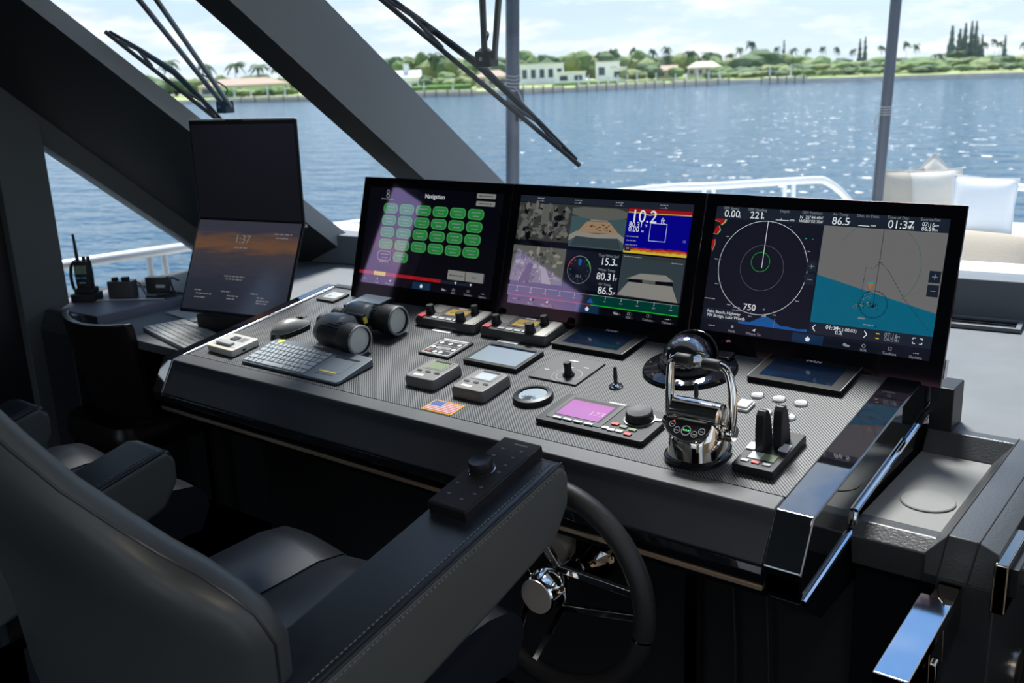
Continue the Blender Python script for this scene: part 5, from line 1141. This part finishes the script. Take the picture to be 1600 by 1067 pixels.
# stacked folding display
LD = thing('folding_display', 'tall black folding two-panel display showing a dim sunset lock screen', 'display', M=Rm((-.681, -.26, .745), .169))
w_, h_ = .463, .329
def panel(name, T, scr):
    p = MB().box(0, w_, -.008, 0, 0, h_).build(name, 'satin_black', LD, bevel=.003); p.matrix_local = T
    return p
A1 = Matrix.Translation((0, 0, .055)) @ Matrix.Rotation(-.445, 4, 'X'); A2 = A1 @ Matrix.Translation((0, 0, h_)) @ Matrix.Rotation(.445-.022, 4, 'X')
# the panel's face looks along -y after the lean
p1 = panel('lower_panel', A1, 0); p2 = panel('upper_panel', A2, 0)
emat('lap_dark', (.005, .005, .008), .7, (.035, .033, .038), .3)
emat('lap_text', (.30, .30, .32), .35, (.045, .045, .05))
def lap_sunset():
    m = bpy.data.materials.new('lap_sunset'); m.use_nodes = True; t = m.node_tree; t.nodes.clear()
    co = t.nodes.new('ShaderNodeTexCoord'); sx = t.nodes.new('ShaderNodeSeparateXYZ'); t.links.new(co.outputs['Generated'], sx.inputs[0])
    nz_ = t.nodes.new('ShaderNodeTexNoise'); nz_.inputs['Scale'].default_value = 4; mpn = t.nodes.new('ShaderNodeMapping'); mpn.inputs['Scale'].default_value = (1.2, 1, 6); t.links.new(co.outputs['Generated'], mpn.inputs[0]); t.links.new(mpn.outputs[0], nz_.inputs['Vector'])
    ad = t.nodes.new('ShaderNodeMath'); ad.operation = 'MULTIPLY_ADD'; ad.inputs[1].default_value = .22; t.links.new(nz_.outputs[0], ad.inputs[0]); t.links.new(sx.outputs[2], ad.inputs[2])
    r = t.nodes.new('ShaderNodeValToRGB'); t.links.new(ad.outputs[0], r.inputs[0]); el = r.color_ramp.elements
    el[0].position = 0; el[0].color = (.012, .014, .022, 1); el[1].position = 1.0; el[1].color = (.030, .030, .045, 1)
    for p_, c_ in ((.40, (.018, .022, .034)), (.62, (.030, .030, .042)), (.74, (.040, .034, .040)), (.84, (.11, .055, .030)), (.93, (.075, .045, .035))): e2 = el.new(p_); e2.color = (*c_, 1)
    em = t.nodes.new('ShaderNodeEmission'); em.inputs[1].default_value = .75; t.links.new(r.outputs[0], em.inputs[0])
    gl = t.nodes.new('ShaderNodeBsdfGlossy'); gl.inputs[0].default_value = (.05, .05, .055, 1); gl.inputs[1].default_value = .12
    a2 = t.nodes.new('ShaderNodeAddShader'); o_ = t.nodes.new('ShaderNodeOutputMaterial'); t.links.new(em.outputs[0], a2.inputs[0]); t.links.new(gl.outputs[0], a2.inputs[1]); t.links.new(a2.outputs[0], o_.inputs[0]); MATS['lap_sunset'] = m
lap_sunset()
q = MB().box(.008, w_-.008, -.0088, -.0082, .012, h_-.006).build('lower_screen', 'lap_sunset', p1, smooth=None)
q = MB().box(.008, w_-.008, -.0088, -.0082, .006, h_-.014).build('upper_screen', 'lap_dark', p2, smooth=None)
tx = MB(Matrix.Translation((0, -.0091, 0)) @ Matrix.Rotation(R(90), 4, 'X'))
tx.text('1:37', w_*.47, h_*.755, 0, .040, 0, 'C')
rnd = random.Random(5)
def scr(x, y, wd, hh=.0035):
    e2 = x+wd
    while x < e2-.002: q_ = min(rnd.uniform(.008, .02), e2-x); tx.quad(x, x+q_, y, y+hh, 0); x += q_+.004
scr(.19, h_*.70, .055); scr(.35, h_*.86, .075); scr(.36, h_*.82, .05)
for x, y, wd in ((.17, .40, .09), (.18, .37, .07), (.05, .235, .03), (.06, .20, .07), (.055, .16, .05), (.17, .24, .04), (.20, .20, .05), (.20, .17, .035), (.30, .24, .03), (.33, .205, .03), (.33, .175, .055), (.33, .15, .045)): scr(x, h_*y, wd)
tag(tx.build('lock_screen_print', 'lap_text', p1, smooth=None), kind='stuff')
MB().box(w_*.36, w_*.52, -.010, .0, h_-.010, h_+.001).build('webcam_bar', 'matt_black', p2, bevel=.001); MB().box(.004, w_-.004, -.008, .002, h_-.002, h_+.004).build('top_edge', 'silver_plastic', p2, bevel=.001)
mb = MB().lathe([(0, -.02), (.008, -.02), (.008, .02), (0, .02)], 14, axis='x', c=(.03, 0, 0)).lathe([(0, -.02), (.008, -.02), (.008, .02), (0, .02)], 14, axis='x', c=(w_-.03, 0, 0)).build('hinge', 'dark_chrome', LD); mb.matrix_local = A1 @ Matrix.Translation((0, .002, h_))
MB().box(w_+.0, w_+.006, -.006, .004, h_*.96, h_*.985).build('hinge_end', 'brushed', p1, bevel=.001)
MB().box(.10, .36, -.03, .05, 0, .062).build('stand', 'matt_black', LD, bevel=.006)
KB = thing('white_keyboard', 'flat silver keyboard on the port desk before the folding display', 'keyboard', M=Rm((-.555, -.335, .7455), R(-13)))
rbox(0, 0, .385, .150, .01, 0, .014).build('case', 'lightgrey_plastic', KB, bevel=.003)
for r_ in range(6):
    for c_ in range(14):
        if r_ == 0 and 4 <= c_ < 9:
            if c_ == 4: MB().box(-.181+.026*4, -.181+.026*9-.004, -.062, -.045, .014, .0165).build('key', 'silver_plastic', KB, smooth=None)
            continue
        MB().box(-.181+.026*c_, -.181+.026*c_+.022, -.062+.0215*r_, -.062+.0215*r_+.0175, .014, .0165).build('key', 'silver_plastic', KB, smooth=None)
tag(rbox(0, 0, .22, .10, .004, 0, .004).build('paper_pad', 'ivory_dull'), 'pale green-grey pad lying behind the silver keyboard', 'pad').matrix_world = Rm((-.80, -.14, .7455), R(-8))
tag(MB().lathe([(0, 0), (.012, .002), (.013, .02), (.006, .026), (0, .027)], 16, axis='x').build('pen_cap', 'copper'), 'small copper-coloured cap beside the display stand', 'cap').matrix_world = Rm((-.70, -.175, .766), R(10))
# ================================================================ SEATS
def slab(secs, n=40, p=3.2):
    """secs: (z, xc, yc, half width, half depth, forward curl at the sides)"""
    rings = []
    for z, xc, yc, a, b2, cu in secs:
        r_ = []
        for i in range(n):
            t_ = 2*math.pi*i/n; c_, s_ = math.cos(t_), math.sin(t_); cx_ = math.copysign(abs(c_)**(2/p), c_); sy_ = math.copysign(abs(s_)**(2/p), s_)
            r_.append((xc+a*cx_, yc+b2*sy_+cu*cx_*cx_, z))
        rings.append(r_)
    return rings
def edge_line(rings, i): return [r[i] for r in rings]
def pilot_seat(name, label, xc, armx, back, arm_end, arm_z, seat_front, seat_z, remote, hw_=.31, arm_sl=12):
    o = thing(name, label, 'seat', (xc, -1.2, 0))
    B = []
    for z, y, a, b2, cu in back: B.append((z, 0, y+1.2, a, b2, cu))
    rings = slab(B)
    MB().loft(rings).build('backrest', 'back_leather', o, smooth=70)
    # piping round the back edge
    n = 40
    for i in (0, 20):
        MB().tube([Vector(r[i])+Vector((0, -.001, 0)) for r in rings[:-1]], .0022, 6).build('piping', 'seat_leather', o)
    ym = seat_front+1.2
    # seat cushion: three padded panels
    hw = hw_
    for k, (x0, x1) in enumerate(((-hw, -hw*.42), (-hw*.42, hw*.42), (hw*.42, hw))):
        rr = []
        for q in range(9):
            u = q/8; x = x0+(x1-x0)*u; bulge = .012*math.sin(math.pi*u)
            z = seat_z+bulge+(.018 if k != 1 else 0)*(abs(x)/hw)**2
            rr.append([(x, -.28, z-.01), (x, ym-.10, z), (x, ym-.035, z-.012), (x, ym-.006, z-.04), (x, ym, z-.075), (x, ym-.03, z-.13), (x, -.28, z-.13)])
        MB().loft(rr).build('seat_pad', 'seat_leather', o, smooth=50)
    MB().box(-hw+.03, hw-.03, -.28, ym-.06, seat_z-.20, seat_z-.125).build('seat_pan', 'satin_black', o, bevel=.02)
    MB().lathe([(0, 0), (.24, 0), (.24, .02), (.06, .05), (.06, seat_z-.2), (0, seat_z-.2)], 32, c=(0, -.1, 0)).build('pedestal', 'dark_chrome', o)
    s12 = math.tan(R(arm_sl))
    ye = arm_end+1.2
    for ax in armx:
        x0, x1 = ax-.0675, ax+.0675
        L_ = .66
        tz = lambda y: arm_z+(y-ye)*s12
        prof = [(ye, tz(ye)), (ye+.022, tz(ye)-.030), (ye+.020, tz(ye)-.085), (ye-.02, tz(ye)-.140), (ye-.20, tz(ye-.20)-.150), (ye-L_, tz(ye-L_)-.17), (ye-L_, tz(ye-L_))]
        MB().prism_x([(y, z-.004) for y, z in prof], x0+.006, x1-.002).build('armrest_side', 'seat_side', o, bevel=.016, bseg=4)
        topp = [(ye-L_, tz(ye-L_)-.030), (ye-L_, tz(ye-L_)), (ye-.02, tz(ye-.02)+.001), (ye+.008, tz(ye)-.010), (ye+.016, tz(ye)-.03), (ye-.02, tz(ye)-.036)]
        MB().prism_x(topp, x0, x1-.006).build('armrest_top', 'seat_leather', o, bevel=.007, bseg=4)
        st_ = MB()
        nst = 70
        for dx, dz in ((-.012, .0012), (.0005, -.014)):
            for q in range(nst):
                y = ye-.02-q*.0088
                st_.tube([(x1-.004+dx if dx < -.001 else x1-.0012, y, tz(y)+dz), (x1-.004+dx if dx < -.001 else x1-.0012, y-.0055, tz(y-.0055)+dz)], .0013, 4)
        tag(st_.build('stitching', 'thread', o, smooth=None), kind='stuff')
        MB().tube([(x1-.003, ye-.005, tz(ye)-.004), (x1-.003, ye-L_, tz(ye-L_)-.004)], .0028, 8).build('armrest_piping', 'seat_leather', o)
    if remote:
        ax = armx[-1]; rx = ax-.018
        T = Matrix.Translation((rx, ye-.105, arm_z-.105*s12)) @ Matrix.Rotation(R(arm_sl), 4, 'X')
        rp = MB().box(-.042, .042, -.108, .108, -.004, .020).build('control_pad', 'satin_black', o, bevel=.003); rp.matrix_local = T
        MB().box(-.039, .039, -.104, .104, .020, .0206).build('key_plate', 'matt_black', rp, smooth=None)
        MB().lathe([(0, .020), (.0235, .020), (.0235, .023), (.0205, .024), (.0215, .036), (.0195, .041), (.010, .0385), (0, .038)], 32, c=(-.012, .004, 0)).build('knob', 'satin_black', rp, smooth=50)
        MB().lathe([(.022, .0235), (.0242, .0215)], 32, c=(-.012, .004, 0), cap=False).build('knob_ring', 'chrome', rp)
        mb = MB().rrect(.008, .092, .030, .004, .001, .0212)
        for x, y in ((-.018, .072), (.020, .076), (-.020, .048), (.018, .054), (-.026, .026+.01), (.020, .030), (.022, .008), (-.026, -.045), (.022, -.040), (-.020, -.075), (.012, -.080), (.024, -.060)): mb.rrect(x, y, .007, .004, .0015, .0212)
        tag(mb.build('key_marks', 'dim_print', rp, smooth=None), kind='stuff')
    return o
HB = [(.45,-1.44,.345,.05,.03),(.60,-1.46,.355,.06,.04),(.76,-1.475,.345,.065,.045),(.85,-1.49,.366,.066,.045),(.895,-1.505,.352,.066,.045),(.925,-1.52,.325,.065,.042),(.95,-1.535,.285,.064,.04),(.975,-1.553,.245,.063,.036),(1.02,-1.585,.210,.062,.032),(1.08,-1.63,.185,.06,.03),(1.15,-1.675,.175,.058,.028),(1.25,-1.735,.170,.056,.025),(1.36,-1.80,.165,.05,.022),(1.43,-1.84,.145,.04,.018),(1.46,-1.855,.11,.025,.01)]
pilot_seat('pilot_chair', 'large dark leather helm seat in the foreground with a control pad on its armrest', .925, [.3275], HB, -.835, .899, -.865, .605, True, .315)
CB = [(z, y+.02, a*.9, b2, cu) for z, y, a, b2, cu in HB]
pilot_seat('companion_chair', 'dark leather companion seat behind the foreground seat, its two rounded armrests showing', -.03, [-.275, .292], CB, -.985, .762, -.84, .60, False, .27)
# chair at the port desk
o = thing('desk_chair', 'dark brown leather chair at the port desk', 'chair', (-.86, -.515, 0))
rings = []
for z, w_, y in ((.40, .19, .06), (.50, .20, .03), (.62, .21, .005), (.72, .217, -.012), (.775, .218, -.02), (.795, .214, -.025)):
    rings.append([(w_*math.sin(R(a)), y+.10*(1-math.cos(R(a)))+(0 if a_ == 0 else .028), z+.012*abs(math.sin(R(a)))) for a_, rng in ((0, range(-66, 67, 6)), (1, range(66, -67, -6))) for a in rng])
MB().loft(rings).build('backrest', 'brown_leather', o, bevel=.008, bseg=3, smooth=50)
MB().loft([[(x*s_, y*s_+.14, z) for x, y in rr_pts(0, 0, .40, .36, .07, 5)] for z, s_ in ((.36, .94), (.38, 1), (.43, 1), (.455, .95))]).build('seat', 'brown_leather', o, smooth=50)
for sx in (-1, 1):
    for sy_ in (-.02, .30): MB().tube([(sx*.17, sy_, 0), (sx*.16, sy_+.01, .36)], .014, 10).build('leg', 'dark_chrome', o)
# ================================================================ STEERING WHEEL
o = thing('steering_wheel', 'leather-rimmed steering wheel with polished split spokes', 'steering wheel', (1.248, -.785, .612))
def cp_(a, r, y=0): return (r*math.cos(a), y, r*math.sin(a))
RW = .2015
MB().tube([cp_(2*math.pi*k/72, RW) for k in range(72)], .0205, 16, closed=True).build('rim', 'rim_leather', o, smooth=60)
for a in (R(-12), R(110), R(230)): MB().tube([cp_(a+q*.01, RW) for q in (-1, 0, 1)], .0209, 16).build('rim_band', 'dark_chrome', o)
MB().lathe([(0, -.050), (.034, -.050), (.037, -.047), (.037, -.020), (.040, -.016), (.040, .004), (.030, .02), (.022, .05), (.022, .074), (0, .074)], 40, axis='y').build('hub', 'chrome', o, smooth=40)
MB().lathe([(0, -.0525), (.033, -.0525), (.0335, -.050), (0, -.050)], 40, axis='y').build('hub_cap', 'hub_face', o)
for a in (R(5), R(124), R(248)):
    sp = []
    for s_ in (-1, 1):
        p0 = Vector(cp_(a+s_*1.15, .044)); p1 = Vector(cp_(a+s_*.115, RW-.010)); sp.append((p0, p1))
        d_ = (p1-p0).normalized(); nn = Vector((-d_.z, 0, d_.x))
        rr = []
        for p in (p0, p1): rr.append([p+nn*.0065+Vector((0, -.006, 0)), p-nn*.0065+Vector((0, -.006, 0)), p-nn*.0065+Vector((0, .006, 0)), p+nn*.0065+Vector((0, .006, 0))])
        MB().loft([[tuple(v) for v in r_] for r_ in rr]).build('spoke', 'warm_chrome', o, bevel=.0015)
    MB().tube([tuple(sp[0][1]), tuple(sp[1][1])], .004, 8).build('spoke_tip', 'chrome', o)
# column fittings behind the wheel
o = thing('steering_column', 'polished steering column flange under the console', 'column', (1.248, -.71, .612))
MB().lathe([(0, .0), (.024, .0), (.026, .02), (.042, .045), (.052, .055), (.055, .07), (.055, .30), (0, .30)], 40, axis='y').build('flange', 'dark_chrome', o, smooth=40)
for k in range(6): a = k*R(60); MB().lathe([(0, .042), (.008, .042), (.009, .052), (0, .052)], 10, axis='y', c=(.040*math.cos(a), .004, .040*math.sin(a))).build('bolt', 'chrome', o)
tag(MB().lathe([(0, 0), (.029, 0), (.032, .005), (.032, .03), (.012, .03), (.012, .33), (0, .33)], 36, axis='y').build('polished_disc', 'hub_face', loc=(1.178, -.680, .618)), 'round polished disc above and left of the steering hub', 'knob')
# ================================================================ WIPERS
def WS(x, z, off=.02): return Vector((x, .455+(x-.15)*.108+(1.2-z)*1.27, z))+Vector((0, .62, .78))*off
def wiper(label, head, blade, arm1, arm2, side):
    h0 = WS(*head, .05); o = thing('windscreen_wiper', label, 'wiper', tuple(h0)); L_ = lambda p, f=.02: tuple(WS(*p, f)-h0)
    a, b2 = blade
    MB().tube([L_(a, .012), L_(((a[0]+b2[0])/2, (a[1]+b2[1])/2), .012), L_(b2, .012)], .0075, 8).build('rubber_blade', 'rubber', o)
    m = lambda t_: (a[0]+(b2[0]-a[0])*t_, a[1]+(b2[1]-a[1])*t_)
    MB().tube([L_(m(.02), .022), L_(m(.25), .038), L_(m(.5), .052), L_(m(.75), .038), L_(m(.98), .022)], [.005, .009, .012, .009, .005], 8).build('bridge', 'satin_black', o)
    for t0, t1 in ((.10, .36), (.64, .90)): MB().tube([L_(m(t0), .018), L_(m((t0+t1)/2), .034), L_(m(t1), .018)], .006, 8).build('yoke', 'gunmetal', o)
    MB().tube([L_(head, .05), L_(arm1, .05)], .0085, 8).build('arm', 'gunmetal', o); MB().tube([L_((head[0]+side*.028, head[1]-.004), .05), L_(arm2, .05)], .0085, 8).build('arm', 'gunmetal', o)
    hd = MB().sphere((0, 0, 0), .028, 14, 8, sc=(1.1, .7, 1)).box(-.02, .034, -.02, .02, -.026, .018).build('arm_head', 'satin_black', o, bevel=.006)
    MB().tube(smoothpath([(-.005, 0, .02), (.0, .02, .06), L_((head[0]+(arm1[0]-head[0])*.25, head[1]+(arm1[1]-head[1])*.25), .06)]), .003, 6).build('washer_hose', 'rubber', o)
    MB().lathe([(0, -.024), (.006, -.024), (.006, -.018), (0, -.018)], 10, axis='y', c=(.004, 0, -.004)).build('bolt', 'brushed', o)
wiper('long windscreen wiper hanging across the centre pane', (.432, 1.545), ((.292, 1.80), (.490, 1.243)), (.66, 1.78), (.72, 1.78), 1)
wiper('windscreen wiper in the port pane, behind the folding display', (-.80, 1.425), ((-.846, 1.709), (-.842, 1.386)), (-.565, 1.83), (-.482, 1.83), 1)
# ================================================================ FOREDECK
def pole(label, p0, p1, r):
    o = thing('awning_pole', label, 'pole', p0); v = Vector(p1)-Vector(p0)
    MB().tube([(0, 0, 0), tuple(v)], r, 20).build('tube', 'pole_grey', o)
    MB().lathe([(0, 0), (r*1.9, 0), (r*1.9, .02), (r*1.2, .03), (r*1.2, .12), (0, .12)], 24).build('foot', 'brushed', o)
    c_ = v*((p0 and 1)*(1.68-p0[2])/v.z) if False else v*((1.45-p0[2])/v.z)
    return o, v
o, v = pole('thick grey awning pole behind the left pillar and the long wiper', (-1.52, 2.6, 0), (-1.395, 2.6, 2.4), .040)
lz = 1.50; k = v*(lz/v.z); mb = MB()
for q in range(5): mb.tube([(k.x+.043*math.cos(t_*.5236), .043*math.sin(t_*.5236), lz-.02*q+.004*math.sin(t_)) for t_ in range(12)], .003, 5, closed=True)
mb.tube(smoothpath([(k.x+.03, -.03, lz-.06), (k.x+.07, -.04, lz-.09), (k.x+.09, -.03, lz-.16), (k.x+.05, -.02, lz-.27)]), .003, 5).build('lashing', 'rope_grey', o)
MB().tube([(k.x+.05, .0, lz-.08), (k.x+.052, 0, lz-.26)], .022, 10).build('rope_sleeve', 'pole_grey', o)
o, v = pole('slimmer grey awning pole rising beside the white pillows', (.161, 4.2, 0), (.257, 4.2, 2.6), .033)
lz = 1.22; k = v*(lz/v.z); mb = MB()
for q in range(4): mb.tube([(k.x+.036*math.cos(t_*.5236), .036*math.sin(t_*.5236), lz-.015*q) for t_ in range(12)], .003, 5, closed=True)
mb.tube(smoothpath([(k.x-.03, -.03, lz-.03), (k.x-.05, -.04, lz-.08), (k.x-.045, -.03, lz-.14), (k.x-.03, -.03, lz-.10)]), .004, 5).build('lashing', 'rope_grey', o)
def rail(label, pts, posts, r=.024):
    o = thing('deck_rail', label, 'rail', (pts[0][0], pts[0][1], 0)); q = lambda p: (p[0]-pts[0][0], p[1]-pts[0][1], p[2])
    MB().tube([q(p) for p in smoothpath(pts, 5)], r, 14).build('top_rail', 'rail_white', o, smooth=60)
    for p in posts: MB().tube([q(p), q((p[0], p[1], 0))], .015, 10).build('stanchion', 'rail_white', o)
rail('white port side rail running forward outside the side window', [(-2.0, -.9, .80), (-2.0, .0, .79), (-2.0, .70, .765), (-1.99, 1.2, .745), (-1.86, 1.7, .74)], [(-2.0, .45, .76), (-2.0, .53, .76), (-2.0, -.7, .79)])
rail('white bow rail with twin stanchions above the middle and right monitors', [(-1.80, 1.9, .75), (-1.06, 3.47, .75), (-.75, 3.75, .75), (-.365, 4.16, .75), (-.24, 4.265, .75), (-.20, 4.33, .735), (-.15, 4.50, .64), (-.09, 4.70, .45), (-.02, 4.95, .10)], [(-.775, 3.72, .74), (-.73, 3.765, .74), (-.40, 4.13, .74), (-.355, 4.17, .74)])
rail('short length of white rail right of the white pillows', [(.70, 5.35, .62), (1.10, 5.25, .60), (1.60, 5.0, .60)], [(1.55, 5.03, .60)])
# sun pad and pillows
o = thing('sun_pad', 'white cushioned sun pad on the foredeck', 'sun pad', (1.1, 4.1, 0))
MB().box(-.85, 1.3, -.95, .95, 0, .26).build('base', 'deck_white', o, bevel=.02)
for k in range(2):
    for j in range(2): MB().box(-.84+k*1.07, .22+k*1.07, -.94+j*.94, -.01+j*.94, .26, .43).build('cushion', 'cushion', o, bevel=.05, bseg=4)
def pillow(name, label, M, w_, h_, th, m):
    n = 14; vs = []; fs = []
    for sgn in (1, -1):
        for i in range(n+1):
            for j in range(n+1):
                u, v_ = 2*i/n-1, 2*j/n-1; e_ = (1-abs(u)**2.6)*(1-abs(v_)**2.6)
                pin = 1-.07*(1-abs(v_)**2)*abs(u)**2; pin2 = 1-.07*(1-abs(u)**2)*abs(v_)**2
                vs.append((u*w_/2*pin, sgn*th/2*max(e_, 0)**.55, v_*h_/2*pin2))
    m1 = (n+1)**2
    for i in range(n):
        for j in range(n):
            a = i*(n+1)+j; fs.append((a, a+1, a+n+2, a+n+1)); fs.append((m1+a, m1+a+n+1, m1+a+n+2, m1+a+1))
    o = thing(name, label, 'pillow', M=M)
    mb = MB().add(vs, fs); mb.build('cover', m, o, smooth=80)
    MB().tube([(x*w_/2, 0, z*h_/2) for x, z in ((-1, -1), (0, -.93), (1, -1), (.93, 0), (1, 1), (0, .93), (-1, 1), (-.93, 0))], .006, 6, closed=True).build('piping', m, o)
def PMx(x, y, z, rz, rx, ry): return Matrix.Translation((x, y, z)) @ Matrix.Rotation(rz, 4, 'Z') @ Matrix.Rotation(rx, 4, 'X') @ Matrix.Rotation(ry, 4, 'Y')
pillow('scatter_pillow', 'plain white pillow leaning at the right of the pillow group', PMx(.735, 4.50, .60, R(16), R(-18), R(4)), .37, .36, .16, 'cushion')
pillow('scatter_pillow', 'cream woven pillow in the middle of the pillow group', PMx(.40, 4.62, .62, R(20), R(-14), R(-3)), .36, .36, .14, 'pillow_cream')
pillow('scatter_pillow', 'beige pillow at the left of the pillow group beside the grey pole', PMx(.235, 4.56, .62, R(58), R(-10), R(2)), .36, .36, .14, 'pillow_beige')
pillow('scatter_pillow', 'pale pillow peeking out behind the cream woven one', PMx(.36, 4.78, .66, R(24), R(-10), R(44)), .32, .32, .12, 'pillow_cream')
pillow('bolster_cushion', 'tan cushion lying on the sun pad beside the right-hand monitor', PMx(1.20, 2.42, .62, R(14), R(-50), R(5)), .52, .42, .22, 'pillow_tan')
